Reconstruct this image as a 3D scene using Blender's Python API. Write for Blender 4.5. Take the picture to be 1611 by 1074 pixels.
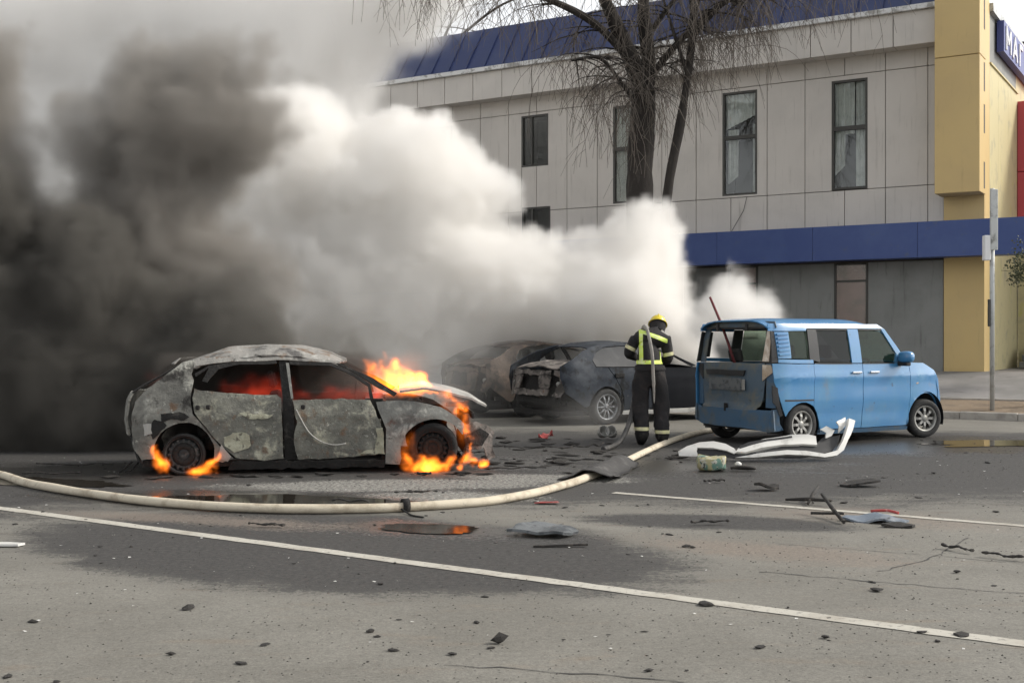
import bpy, bmesh, math, random
import numpy as np
from mathutils import Vector, Matrix, noise

R = math.radians
PI = math.pi
sc = bpy.context.scene
for _o in list(bpy.data.objects):
    bpy.data.objects.remove(_o)
COL = sc.collection

# ------------------------------------------------------------------ camera, sky, sun, exposure
cam = bpy.data.objects.new('camera', bpy.data.cameras.new('camera'))
COL.objects.link(cam)
cam.location = (0, 0, 1.45)
cam.rotation_euler = (R(90 - 0.09), 0, 0)
cam.data.sensor_width = 36.0
cam.data.lens = 41.34
cam.data.clip_end = 2000
sc.camera = cam

SUN_EL, SUN_AZ = 36.0, 84.0            # azimuth measured clockwise from +Y (straight ahead of the camera)
world = bpy.data.worlds.new('World')
sc.world = world
world.use_nodes = True
_nt = world.node_tree
_bg = _nt.nodes['Background']
_sky = _nt.nodes.new('ShaderNodeTexSky')
_sky.sky_type = 'NISHITA'
_sky.sun_disc = False
_sky.sun_elevation = R(SUN_EL)
_sky.sun_rotation = R(SUN_AZ)
_sky.air_density = 1.0
_sky.dust_density = 1.5
_sky.ozone_density = 1.0
_hs = _nt.nodes.new('ShaderNodeHueSaturation')     # thin overcast: the blue is mostly washed out
_hs.inputs['Saturation'].default_value = 0.10
_nt.links.new(_sky.outputs[0], _hs.inputs['Color'])
_nt.links.new(_hs.outputs[0], _bg.inputs['Color'])
_bg.inputs['Strength'].default_value = 0.13

sun = bpy.data.objects.new('sun', bpy.data.lights.new('sun', 'SUN'))
COL.objects.link(sun)
sun.data.energy = 1.4
sun.data.angle = R(12)
sun.data.color = (1.0, 0.93, 0.82)
_sd = Vector((math.sin(R(SUN_AZ)) * math.cos(R(SUN_EL)), math.cos(R(SUN_AZ)) * math.cos(R(SUN_EL)), math.sin(R(SUN_EL))))
sun.rotation_euler = _sd.to_track_quat('Z', 'Y').to_euler()
sun.location = _sd * 60

sc.view_settings.view_transform = 'Standard'
sc.view_settings.look = 'None'
sc.view_settings.gamma = 1.0
sc.view_settings.use_curve_mapping = False
sc.view_settings.exposure = 1.0
sc.cycles.use_denoising = True
sc.cycles.max_bounces = 14
sc.cycles.volume_bounces = 12
sc.cycles.transparent_max_bounces = 12
sc.cycles.volume_step_rate = 2.0
sc.cycles.volume_max_steps = 300

# ------------------------------------------------------------------ small helpers
def interp(x, t):
    if x <= t[0][0]:
        return t[0][1]
    for (a, b), (c, d) in zip(t, t[1:]):
        if x <= c:
            return b + (d - b) * (x - a) / (c - a) if c > a else d
    return t[-1][1]

def tag(o, label=None, cat=None, group=None, kind=None):
    if label: o['label'] = label
    if cat: o['category'] = cat
    if group: o['group'] = group
    if kind: o['kind'] = kind
    return o

def empty(name, loc=(0, 0, 0), rz=0.0, parent=None):
    o = bpy.data.objects.new(name, None)
    COL.objects.link(o)
    o.location = loc
    o.rotation_euler = (0, 0, rz)
    o.empty_display_size = 0.1
    o.parent = parent
    return o

def link(name, me, parent=None, loc=None, rz=None):
    o = bpy.data.objects.new(name, me)
    COL.objects.link(o)
    o.parent = parent
    if loc is not None: o.location = loc
    if rz is not None: o.rotation_euler = (0, 0, rz)
    return o

class MB:
    """collects shapes; build() links them as one mesh object"""
    def __init__(s):
        s.v, s.f, s.sm = [], [], []
    def add(s, vs, fs, smooth=False):
        b = len(s.v)
        s.v += [tuple(p) for p in vs]
        for f in fs:
            s.f.append(tuple(b + i for i in f)); s.sm.append(smooth)
        return s
    def box(s, x0, x1, y0, y1, z0, z1, m=None):
        vs = [Vector(p) for p in ((x0,y0,z0),(x1,y0,z0),(x1,y1,z0),(x0,y1,z0),(x0,y0,z1),(x1,y0,z1),(x1,y1,z1),(x0,y1,z1))]
        if m is not None: vs = [m @ p for p in vs]
        return s.add(vs, [(3,2,1,0),(4,5,6,7),(0,1,5,4),(1,2,6,5),(2,3,7,6),(3,0,4,7)])
    def bbox(s, x0, x1, y0, y1, z0, z1, b=0.01, m=None):
        """box with chamfered edges"""
        bm = bmesh.new()
        bmesh.ops.create_cube(bm, size=1.0)
        for v in bm.verts:
            v.co = Vector(((x0+x1)/2 + v.co.x*(x1-x0), (y0+y1)/2 + v.co.y*(y1-y0), (z0+z1)/2 + v.co.z*(z1-z0)))
        bmesh.ops.bevel(bm, geom=list(bm.edges), offset=b, segments=1, affect='EDGES')
        bm.verts.ensure_lookup_table()
        vs = [(m @ v.co) if m is not None else v.co.copy() for v in bm.verts]
        fs = [tuple(v.index for v in f.verts) for f in bm.faces]
        bm.free()
        return s.add(vs, fs)
    def tube(s, pts, r, n=8, cap=True, smooth=True, flat=1.0):
        pts = [Vector(p) for p in pts]
        rs = r if isinstance(r, (list, tuple)) else [r] * len(pts)
        vs, fs = [], []
        up = Vector((0, 0, 1))
        px = None
        for i, p in enumerate(pts):
            t = (pts[min(i+1, len(pts)-1)] - pts[max(i-1, 0)])
            t = t.normalized() if t.length > 1e-9 else Vector((0, 0, 1))
            if px is None:
                ref = up if abs(t.z) < 0.9 else Vector((1, 0, 0))
                px = t.cross(ref).normalized()
            else:
                px = (px - t * px.dot(t))
                px = px.normalized() if px.length > 1e-6 else t.orthogonal().normalized()
            py = px.cross(t)
            for k in range(n):
                a = 2 * PI * k / n
                vs.append(p + px * (rs[i] * math.cos(a)) + py * (rs[i] * flat * math.sin(a)))
        for i in range(len(pts) - 1):
            for k in range(n):
                a, b = i*n + k, i*n + (k+1) % n
                fs.append((a, b, b + n, a + n))
        s.add(vs, fs, smooth)
        if cap:
            b = len(s.v) - len(vs)
            s.f.append(tuple(b + k for k in range(n))[::-1]); s.sm.append(False)
            b2 = len(s.v) - n
            s.f.append(tuple(b2 + k for k in range(n))); s.sm.append(False)
        return s
    def lathe(s, prof, n=32, axis='z', c=(0, 0, 0), smooth=True, close=False):
        """prof: list of (radius, height along the axis)"""
        vs, fs = [], []
        m = len(prof)
        for k in range(n):
            a = 2 * PI * k / n
            for (r, h) in prof:
                q = (r*math.cos(a), r*math.sin(a), h)
                if axis == 'y': q = (q[0], q[2], q[1])
                if axis == 'x': q = (q[2], q[0], q[1])
                vs.append((q[0]+c[0], q[1]+c[1], q[2]+c[2]))
        mm = m if close else m - 1
        for k in range(n):
            for j in range(mm):
                a, b = k*m + j, k*m + (j+1) % m
                c2, d = ((k+1) % n)*m + (j+1) % m, ((k+1) % n)*m + j
                fs.append((a, d, c2, b))
        return s.add(vs, fs, smooth)
    def build(s, name, mat, parent=None, loc=None, rz=None):
        me = bpy.data.meshes.new(name)
        me.from_pydata(s.v, [], s.f)
        me.polygons.foreach_set('use_smooth', s.sm)
        if mat is not None: me.materials.append(mat)
        me.update()
        return link(name, me, parent, loc, rz)

def boxo(name, x0, x1, y0, y1, z0, z1, mat, parent=None, b=None):
    mb = MB()
    if b: mb.bbox(x0, x1, y0, y1, z0, z1, b)
    else: mb.box(x0, x1, y0, y1, z0, z1)
    return mb.build(name, mat, parent)

def inset(poly, d):
    """polygon moved inwards by d (mitred)"""
    n = len(poly)
    area = sum(poly[i][0]*poly[(i+1) % n][1] - poly[(i+1) % n][0]*poly[i][1] for i in range(n))
    sg = 1 if area > 0 else -1
    out = []
    for i in range(n):
        p0, p1, p2 = Vector(poly[i-1]), Vector(poly[i]), Vector(poly[(i+1) % n])
        e1, e2 = (p1-p0), (p2-p1)
        if e1.length < 1e-9 or e2.length < 1e-9:
            out.append(tuple(p1)); continue
        e1.normalize(); e2.normalize()
        n1, n2 = Vector((-e1.y, e1.x))*sg, Vector((-e2.y, e2.x))*sg
        mt = n1 + n2
        k = max(0.35, mt.dot(n1))
        out.append(tuple(p1 + mt * (d / k)))
    return out

def panel(name, poly, fn, mat, parent=None, step=0.07, thick=0.018, gap=0.003, warp=None, out=None, ragged=0.0, seed=0):
    """a sheet cut to a 2-D outline, laid on the surface fn(u, v) and given thickness"""
    if gap: poly = inset(poly, gap)
    if ragged:
        q = []
        n = len(poly)
        for i in range(n):
            a, b = Vector(poly[i]), Vector(poly[(i+1) % n])
            k = max(1, int((b-a).length / 0.03))
            for j in range(k):
                p = a.lerp(b, j / k)
                nz = noise.noise_vector(Vector((p.x*14+seed, p.y*14, seed*3.1)))
                q.append((p.x + nz.x*ragged, p.y + nz.y*ragged))
        poly = q
    bm = bmesh.new()
    vs = [bm.verts.new((u, v, 0)) for u, v in poly]
    f = bm.faces.new(vs)
    f.normal_update()
    if f.normal.z < 0: f.normal_flip()
    bmesh.ops.triangulate(bm, faces=[f], ngon_method='EAR_CLIP')
    us = [p[0] for p in poly]; ws = [p[1] for p in poly]
    for lo, hi, no in ((min(us), max(us), (1, 0, 0)), (min(ws), max(ws), (0, 1, 0))):
        k = int((hi - lo) / step)
        for i in range(1, k + 1):
            c = lo + (hi - lo) * i / (k + 1)
            co = (c, 0, 0) if no[0] else (0, c, 0)
            bmesh.ops.bisect_plane(bm, geom=list(bm.verts)+list(bm.edges)+list(bm.faces), plane_co=co, plane_no=no, dist=1e-5)
    bmesh.ops.remove_doubles(bm, verts=list(bm.verts), dist=1e-4)
    bm.verts.ensure_lookup_table()
    bm.verts.index_update()
    P, B = [], []
    e = 1e-3
    sg = None
    for v in bm.verts:
        u, w = v.co.x, v.co.y
        p = Vector(fn(u, w))
        du = Vector(fn(u+e, w)) - Vector(fn(u-e, w)); dv = Vector(fn(u, w+e)) - Vector(fn(u, w-e))
        n = du.cross(dv)
        n = n.normalized() if n.length > 1e-12 else Vector((0, 0, 1))
        if sg is None:
            sg = 1 if (out is None or n.dot(Vector(out)) >= 0) else -1
        n = n * sg
        q = p - n * thick
        if warp is not None:
            w_ = warp(p); p = p + w_; q = q + w_
        P.append(p); B.append(q)
    mb = MB()
    fs = [tuple(v.index for v in f.verts) for f in bm.faces]
    if sg == -1: fs = [f[::-1] for f in fs]
    mb.add(P, fs, True)
    mb.add(B, [f[::-1] for f in fs], True)
    for ed in bm.edges:
        if len(ed.link_faces) == 1:
            a, b = ed.verts[0].index, ed.verts[1].index
            f = ed.link_faces[0]
            idx = [v.index for v in f.verts]
            ia = idx.index(a)
            if idx[(ia+1) % len(idx)] != b: a, b = b, a
            if sg == -1: a, b = b, a
            mb.add([P[a], B[a], B[b], P[b]], [(0, 1, 2, 3)])
    bm.free()
    return mb.build(name, mat, parent)

# ------------------------------------------------------------------ materials
def nodes(name):
    m = bpy.data.materials.new(name)
    m.use_nodes = True
    nt = m.node_tree
    return m, nt, nt.nodes['Principled BSDF'], nt.nodes.new, nt.links.new

def c4(c):
    return (c[0], c[1], c[2], 1.0)

def add_noise(nt, scale, detail=5.0, rough=0.6, coord='Object', dist=0.0, stretch=None):
    tc = nt.nodes.new('ShaderNodeTexCoord')
    n = nt.nodes.new('ShaderNodeTexNoise')
    n.inputs['Scale'].default_value = scale
    n.inputs['Detail'].default_value = detail
    n.inputs['Roughness'].default_value = rough
    n.inputs['Distortion'].default_value = dist
    src = tc.outputs[coord]
    if stretch:
        mp = nt.nodes.new('ShaderNodeMapping')
        mp.inputs['Scale'].default_value = stretch
        nt.links.new(src, mp.inputs[0]); src = mp.outputs[0]
    nt.links.new(src, n.inputs['Vector'])
    return n.outputs[0]

def ramp(nt, src, a, b):
    mr = nt.nodes.new('ShaderNodeMapRange')
    mr.interpolation_type = 'SMOOTHSTEP'
    mr.inputs['From Min'].default_value = a
    mr.inputs['From Max'].default_value = b
    nt.links.new(src, mr.inputs['Value'])
    return mr.outputs[0]

def mixc(nt, fac, a, b):
    mx = nt.nodes.new('ShaderNodeMix')
    mx.data_type = 'RGBA'
    if isinstance(fac, (int, float)): mx.inputs[0].default_value = fac
    else: nt.links.new(fac, mx.inputs[0])
    for i, q in ((6, a), (7, b)):
        if isinstance(q, tuple): mx.inputs[i].default_value = c4(q)
        else: nt.links.new(q, mx.inputs[i])
    return mx.outputs[2]

def pm(name, base, rough=0.6, metal=0.0, spots=(), bump=0.0, bump_scale=60.0, coat=0.0, spec=0.5, coord='Object', rough_to=None):
    """principled material; spots: (colour, noise scale, from, to[, stretch])"""
    m, nt, bs, N, L = nodes(name)
    col = None
    fac = None
    for s in spots:
        nz = add_noise(nt, s[1], 6.0, 0.62, coord, 0.3, s[4] if len(s) > 4 else None)
        fac = ramp(nt, nz, s[2], s[3])
        col = mixc(nt, fac, base if col is None else col, s[0])
    if col is None: bs.inputs['Base Color'].default_value = c4(base)
    else: L(col, bs.inputs['Base Color'])
    bs.inputs['Roughness'].default_value = rough
    if rough_to is not None and fac is not None:
        mr = N('ShaderNodeMapRange'); mr.inputs['To Min'].default_value = rough; mr.inputs['To Max'].default_value = rough_to
        L(fac, mr.inputs['Value']); L(mr.outputs[0], bs.inputs['Roughness'])
    bs.inputs['Metallic'].default_value = metal
    bs.inputs['Specular IOR Level'].default_value = spec
    bs.inputs['Coat Weight'].default_value = coat
    bs.inputs['Coat Roughness'].default_value = 0.12
    if bump:
        b = N('ShaderNodeBump')
        b.inputs['Strength'].default_value = bump
        b.inputs['Distance'].default_value = 0.02
        L(add_noise(nt, bump_scale, 5.0, 0.65, coord), b.inputs['Height'])
        L(b.outputs[0], bs.inputs['Normal'])
    return m

def glass(name, tint, rough=0.03, refl=1.0):
    m, nt, bs, N, L = nodes(name)
    nt.nodes.remove(bs)
    o = nt.nodes['Material Output']
    tr = N('ShaderNodeBsdfTransparent'); tr.inputs[0].default_value = c4(tint)
    gl = N('ShaderNodeBsdfGlossy'); gl.inputs['Roughness'].default_value = rough; gl.inputs[0].default_value = (refl, refl, refl, 1)
    fr = N('ShaderNodeFresnel')
    ge = N('ShaderNodeNewGeometry'); mr = N('ShaderNodeMapRange')      # same index for both faces of a thin pane
    mr.inputs['To Min'].default_value = 1.5; mr.inputs['To Max'].default_value = 1/1.5
    L(ge.outputs['Backfacing'], mr.inputs['Value']); L(mr.outputs[0], fr.inputs[0])
    mx = N('ShaderNodeMixShader')
    L(fr.outputs[0], mx.inputs[0]); L(tr.outputs[0], mx.inputs[1]); L(gl.outputs[0], mx.inputs[2]); L(mx.outputs[0], o.inputs[0])
    return m

M = {}
M['van_blue'] = pm('van_blue_paint', (0.042, 0.192, 0.405), 0.34, spots=(((0.07, 0.225, 0.39), 1.6, 0.42, 0.75), ((0.15, 0.185, 0.21), 3.5, 0.56, 0.88), ((0.035, 0.07, 0.11), 14.0, 0.64, 0.76)), coat=0.6, bump=0.05, bump_scale=30)
M['van_rear'] = pm('van_sooted_paint', (0.07, 0.105, 0.14), 0.6, spots=(((0.12, 0.125, 0.11), 3.0, 0.42, 0.62), ((0.035, 0.04, 0.045), 7.0, 0.58, 0.75), ((0.17, 0.17, 0.13), 16.0, 0.6, 0.8)), bump=0.25, bump_scale=25)
M['van_bumper'] = pm('van_bumper_paint', (0.045, 0.105, 0.18), 0.55, spots=(((0.09, 0.11, 0.12), 4.0, 0.45, 0.7), ((0.03, 0.035, 0.04), 12.0, 0.62, 0.8)), bump=0.15, bump_scale=25)
M['black_plastic'] = pm('black_plastic', (0.018, 0.018, 0.019), 0.55, spots=(((0.05, 0.05, 0.048), 12.0, 0.55, 0.8),), bump=0.1)
M['interior'] = pm('dark_interior', (0.02, 0.02, 0.022), 0.8, spots=(((0.045, 0.043, 0.04), 6.0, 0.5, 0.7),))
M['seat'] = pm('seat_cloth', (0.035, 0.034, 0.033), 0.9, spots=(((0.07, 0.065, 0.06), 9.0, 0.5, 0.7),))
M['tyre'] = pm('tyre_rubber', (0.018, 0.018, 0.018), 0.85, spots=(((0.055, 0.052, 0.046), 14.0, 0.5, 0.75),), bump=0.3, bump_scale=40)
M['burnt_tyre'] = pm('burnt_rubber', (0.008, 0.008, 0.008), 0.95, spots=(((0.03, 0.028, 0.025), 18.0, 0.55, 0.75),), bump=0.8, bump_scale=18)
M['alloy'] = pm('alloy_silver', (0.30, 0.295, 0.275), 0.45, 0.5, spots=(((0.12, 0.115, 0.10), 10.0, 0.5, 0.75),))
M['alloy_dirty'] = pm('alloy_sooted', (0.22, 0.23, 0.24), 0.5, 0.5, spots=(((0.04, 0.04, 0.04), 7.0, 0.45, 0.65),))
M['burnt_rim'] = pm('burnt_steel_wheel', (0.035, 0.036, 0.036), 0.7, 0.4, spots=(((0.11, 0.10, 0.09), 12.0, 0.5, 0.7),), bump=0.2)
M['van_glass'] = glass('van_tinted_glass', (0.62, 0.70, 0.62), refl=.35)
M['van_glass_dark'] = glass('van_privacy_glass', (0.42, 0.43, 0.43), refl=.35)
M['lamp_amber'] = pm('lamp_plastic', (0.42, 0.33, 0.24), 0.3, spots=(((0.62, 0.55, 0.45), 8.0, 0.45, 0.65), ((0.18, 0.11, 0.07), 12.0, 0.58, 0.75)), coat=0.4)
M['chrome'] = pm('chrome', (0.55, 0.58, 0.62), 0.22, 0.9)
M['ash'] = pm('burnt_body_metal', (0.22, 0.215, 0.19), 0.85, spots=(((0.10, 0.097, 0.087), 1.8, 0.42, 0.62), ((0.38, 0.375, 0.33), 3.4, 0.50, 0.68), ((0.028, 0.025, 0.022), 3.8, 0.53, 0.66), ((0.13, 0.085, 0.055), 5.0, 0.60, 0.70), ((0.42, 0.41, 0.36), 13.0, 0.60, 0.70), ((0.05, 0.045, 0.04), 18.0, 0.63, 0.70)), bump=0.9, bump_scale=14)
M['ash_roof'] = pm('burnt_roof_metal', (0.25, 0.24, 0.22), 0.8, spots=(((0.09, 0.085, 0.08), 3.0, 0.50, 0.62), ((0.16, 0.11, 0.075), 5.0, 0.54, 0.66), ((0.42, 0.41, 0.38), 7.0, 0.58, 0.70), ((0.03, 0.028, 0.025), 9.0, 0.62, 0.70)), bump=0.9, bump_scale=14)
M['ash_door'] = pm('burnt_door_metal', (0.185, 0.183, 0.155), 0.85, spots=(((0.105, 0.103, 0.09), 1.6, 0.42, 0.66), ((0.27, 0.265, 0.215), 2.6, 0.50, 0.72), ((0.05, 0.045, 0.04), 3.4, 0.56, 0.76, (1, 1, .6)), ((0.38, 0.37, 0.29), 5.5, 0.53, 0.68), ((0.14, 0.088, 0.055), 6.0, 0.55, 0.72), ((0.36, 0.355, 0.31), 26.0, 0.58, 0.72), ((0.05, 0.046, 0.04), 34.0, 0.60, 0.70)), bump=1.0, bump_scale=15)
M['ash_fender'] = pm('burnt_fender_metal', (0.18, 0.18, 0.165), 0.75, spots=(((0.30, 0.295, 0.265), 11.0, 0.54, 0.70), ((0.10, 0.098, 0.092), 2.0, 0.45, 0.62), ((0.32, 0.32, 0.295), 4.0, 0.56, 0.70), ((0.10, 0.055, 0.04), 5.0, 0.60, 0.72), ((0.04, 0.036, 0.032), 9.0, 0.62, 0.72)), bump=0.6, bump_scale=16)
M['hood_ash'] = pm('burnt_bonnet_metal', (0.36, 0.35, 0.325), 0.7, spots=(((0.24, 0.23, 0.21), 3.0, 0.45, 0.65), ((0.10, 0.085, 0.075), 7.0, 0.58, 0.70)), bump=0.5, bump_scale=16)
M['cream_ash'] = pm('bleached_metal', (0.36, 0.355, 0.27), 0.85, spots=(((0.28, 0.27, 0.20), 8.0, 0.42, 0.60), ((0.12, 0.11, 0.085), 14.0, 0.54, 0.66)), bump=0.7, bump_scale=20)
M['char'] = pm('char_black', (0.012, 0.011, 0.010), 0.9, spots=(((0.05, 0.045, 0.04), 9.0, 0.55, 0.72), ((0.10, 0.06, 0.04), 15.0, 0.66, 0.78)), bump=0.9, bump_scale=20)
M['sedan_paint'] = pm('sedan_grey_paint', (0.024, 0.030, 0.040), 0.65, spots=(((0.05, 0.056, 0.066), 2.5, 0.45, 0.65), ((0.012, 0.013, 0.014), 6.0, 0.50, 0.66), ((0.09, 0.09, 0.088), 12.0, 0.62, 0.74)), spec=0.18, coat=0.0, bump=0.15, bump_scale=20)
M['sedan_dark'] = pm('sedan_black_paint', (0.008, 0.009, 0.012), 0.6, spec=.15, coat=0.0, bump=0.1)
M['sedan_glass'] = pm('sooted_glass', (0.014, 0.017, 0.022), 0.5, spots=(((0.035, 0.038, 0.042), 3.0, 0.45, 0.7),), spec=.2)
M['sedan_burnt'] = pm('sedan_burnt_metal', (0.16, 0.14, 0.125), 0.85, spots=(((0.05, 0.045, 0.04), 5.0, 0.45, 0.6), ((0.36, 0.32, 0.29), 8.0, 0.56, 0.7), ((0.13, 0.075, 0.05), 7.0, 0.6, 0.74)), bump=0.8, bump_scale=16)
M['brown_burnt'] = pm('rusty_burnt_metal', (0.10, 0.075, 0.058), 0.9, spots=(((0.03, 0.027, 0.024), 3.0, 0.45, 0.62), ((0.17, 0.12, 0.09), 5.0, 0.54, 0.7)), bump=0.6, bump_scale=16)
M['white_plastic'] = pm('white_plastic', (0.66, 0.65, 0.61), 0.4, spots=(((0.42, 0.41, 0.38), 7.0, 0.5, 0.75), ((0.12, 0.12, 0.11), 15.0, 0.66, 0.8)), coat=0.2)
M['hose'] = pm('canvas_hose', (0.56, 0.50, 0.39), 0.85, spots=(((0.36, 0.30, 0.22), 5.0, 0.45, 0.7), ((0.20, 0.17, 0.13), 12.0, 0.58, 0.78)), bump=0.3, bump_scale=90)
M['hose_grey'] = pm('grey_hose', (0.34, 0.32, 0.29), 0.85, spots=(((0.22, 0.2, 0.18), 9.0, 0.45, 0.7),), bump=0.3, bump_scale=90)
M['rubber_sheet'] = pm('rubber_sheet', (0.04, 0.038, 0.036), 0.6, spots=(((0.09, 0.085, 0.08), 8.0, 0.5, 0.7),), bump=0.3, bump_scale=25)
M['debris_dark'] = pm('charred_debris', (0.022, 0.020, 0.018), 0.85, spots=(((0.07, 0.06, 0.05), 20.0, 0.5, 0.7),), bump=0.5, bump_scale=60)
M['debris_grey'] = pm('grey_debris', (0.13, 0.14, 0.145), 0.6, spots=(((0.05, 0.055, 0.06), 9.0, 0.45, 0.65),), bump=0.4, bump_scale=40)
M['debris_blue'] = pm('bluegrey_debris', (0.14, 0.17, 0.21), 0.45, spots=(((0.26, 0.28, 0.30), 8.0, 0.5, 0.7), ((0.05, 0.055, 0.06), 10.0, 0.58, 0.7)), bump=0.4, bump_scale=30)
M['debris_red'] = pm('red_debris', (0.36, 0.05, 0.045), 0.5, spots=(((0.55, 0.24, 0.22), 12.0, 0.5, 0.7),))
M['debris_white'] = pm('white_debris', (0.6, 0.59, 0.56), 0.5)
M['bag_yellow'] = pm('printed_bag', (0.34, 0.31, 0.17), 0.6, spots=(((0.11, 0.20, 0.16), 9.0, 0.48, 0.55), ((0.44, 0.43, 0.36), 14.0, 0.54, 0.62), ((0.04, 0.05, 0.04), 16.0, 0.58, 0.66)), bump=0.5, bump_scale=22)
M['turnout'] = pm('turnout_cloth', (0.014, 0.013, 0.014), 0.9, spots=(((0.028, 0.023, 0.022), 6.0, 0.45, 0.7),), bump=0.5, bump_scale=28)
M['boot'] = pm('boot_rubber', (0.012, 0.012, 0.012), 0.5, spots=(((0.05, 0.046, 0.04), 14.0, 0.5, 0.7),))
M['reflective'] = pm('lime_reflective_tape', (0.62, 0.78, 0.12), 0.5, spots=(((0.70, 0.74, 0.42), 12.0, 0.45, 0.7),))
M['reflective_pale'] = pm('pale_reflective_tape', (0.66, 0.64, 0.36), 0.5, spots=(((0.5, 0.45, 0.33), 12.0, 0.45, 0.7),))
M['helmet'] = pm('yellow_helmet', (0.72, 0.56, 0.03), 0.4, spots=(((0.45, 0.34, 0.04), 9.0, 0.55, 0.75),), coat=0.4)
M['skin'] = pm('skin', (0.45, 0.27, 0.20), 0.6)
# ---- building
M['panel'] = pm('cladding_panel', (0.58, 0.545, 0.50), 0.55, spots=(((0.52, 0.49, 0.45), 0.6, 0.4, 0.7), ((0.36, 0.335, 0.30), 3.0, 0.54, 0.85, (3, 3, 0.22)), ((0.30, 0.28, 0.25), 7.0, 0.62, 0.8, (3, 3, 0.15))), bump=0.03, bump_scale=3)
M['joint'] = pm('panel_joint', (0.10, 0.09, 0.08), 0.9)
M['yellow'] = pm('yellow_cladding', (0.57, 0.42, 0.185), 0.6, spots=(((0.53, 0.39, 0.18), 0.8, 0.4, 0.7), ((0.43, 0.31, 0.14), 3.0, 0.58, 0.85, (3, 3, 0.4))), bump=0.03, bump_scale=3)
M['pale_yellow'] = pm('pale_yellow_plaster', (0.52, 0.46, 0.26), 0.75, spots=(((0.36, 0.33, 0.22), 2.0, 0.5, 0.75), ((0.5, 0.48, 0.15), 3.0, 0.58, 0.75, (1, 1, .4))), bump=0.1, bump_scale=9)
M['red'] = pm('red_cladding', (0.46, 0.06, 0.075), 0.5)
M['blue_band'] = pm('blue_cladding', (0.028, 0.058, 0.20), 0.45, spots=(((0.04, 0.075, 0.22), 1.2, 0.4, 0.7), ((0.06, 0.08, 0.15), 4.0, 0.6, 0.8)), bump=0.05, bump_scale=3)
M['blue_roof'] = pm('blue_roof_metal', (0.020, 0.033, 0.105), 0.42, spots=(((0.03, 0.045, 0.12), 0.9, 0.4, 0.7), ((0.05, 0.055, 0.09), 4.0, 0.6, 0.8)), bump=0.06, bump_scale=3)
M['gutter'] = pm('white_gutter', (0.62, 0.62, 0.61), 0.5, spots=(((0.3, 0.29, 0.27), 4.0, 0.5, 0.62), ((0.12, 0.11, 0.10), 6.0, 0.6, 0.7)))
M['grey_wall'] = pm('grey_ground_wall', (0.23, 0.235, 0.225), 0.7, spots=(((0.19, 0.195, 0.185), 1.0, 0.4, 0.7), ((0.10, 0.10, 0.095), 2.5, 0.55, 0.8, (3, 3, .3))), bump=0.08, bump_scale=8)
M['frame_dark'] = pm('window_frame', (0.05, 0.048, 0.042), 0.5)
M['pane'] = glass('window_pane', (0.86, 0.88, 0.87), 0.02)
M['curtain'] = pm('curtain_cloth', (0.72, 0.72, 0.69), 0.9, spots=(((0.55, 0.55, 0.53), 5.0, 0.45, 0.7),))
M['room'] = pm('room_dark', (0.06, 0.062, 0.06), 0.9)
M['pink_blind'] = pm('pink_blind', (0.36, 0.23, 0.22), 0.7, spots=(((0.24, 0.17, 0.16), 2.0, 0.4, 0.7),))
M['steel'] = pm('galvanised_steel', (0.46, 0.47, 0.46), 0.5, 0.3, spots=(((0.2, 0.2, 0.19), 5.0, 0.5, 0.7),))
M['sign_white'] = pm('sign_white', (0.7, 0.7, 0.7), 0.5)
M['sign_blue'] = pm('sign_blue', (0.06, 0.075, 0.24), 0.5)
M['step_stone'] = pm('step_stone', (0.15, 0.15, 0.13), 0.8, spots=(((0.09, 0.09, 0.075), 4.0, 0.45, 0.7),), bump=0.3, bump_scale=20)
M['door_dark'] = pm('dark_door', (0.03, 0.04, 0.045), 0.3)
M['bark'] = pm('bark', (0.024, 0.020, 0.017), 0.95, spots=(((0.05, 0.043, 0.037), 6.0, 0.5, 0.68, (1, 1, .25)), ((0.012, 0.010, 0.009), 9.0, 0.55, 0.7, (1, 1, .2))), bump=1.0, bump_scale=9)
M['twig'] = pm('twig_bark', (0.13, 0.11, 0.092), 0.95)
M['leaf'] = pm('dull_leaf', (0.055, 0.065, 0.028), 0.7, spots=(((0.10, 0.10, 0.055), 3.0, 0.45, 0.65),))
M['kerb'] = pm('kerb_stone', (0.40, 0.37, 0.33), 0.85, spots=(((0.28, 0.26, 0.23), 4.0, 0.45, 0.7),), bump=0.4, bump_scale=30)
M['pavement'] = pm('pavement_asphalt', (0.20, 0.195, 0.185), 0.9, spots=(((0.26, 0.25, 0.24), 0.6, 0.45, 0.65), ((0.14, 0.135, 0.125), 3.0, 0.58, 0.75)), bump=0.4, bump_scale=40)
M['verge'] = pm('bare_earth', (0.22, 0.165, 0.11), 0.95, spots=(((0.15, 0.115, 0.08), 2.0, 0.45, 0.65), ((0.28, 0.24, 0.18), 7.0, 0.58, 0.75)), bump=0.8, bump_scale=15)
M['tar'] = pm('tar_seam', (0.045, 0.043, 0.04), 0.7)

# ------------------------------------------------------------------ the setting: road, markings, kerb, pavement
RU = Vector((-0.835, 0.55, 0.0)).normalized()      # along the road, away from the camera
RN = Vector((0.55, 0.835, 0.0)).normalized()       # across the road, towards the building
def rp(s, n, z=0.0):
    p = RU * s + RN * n
    return (p.x, p.y, z)

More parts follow.
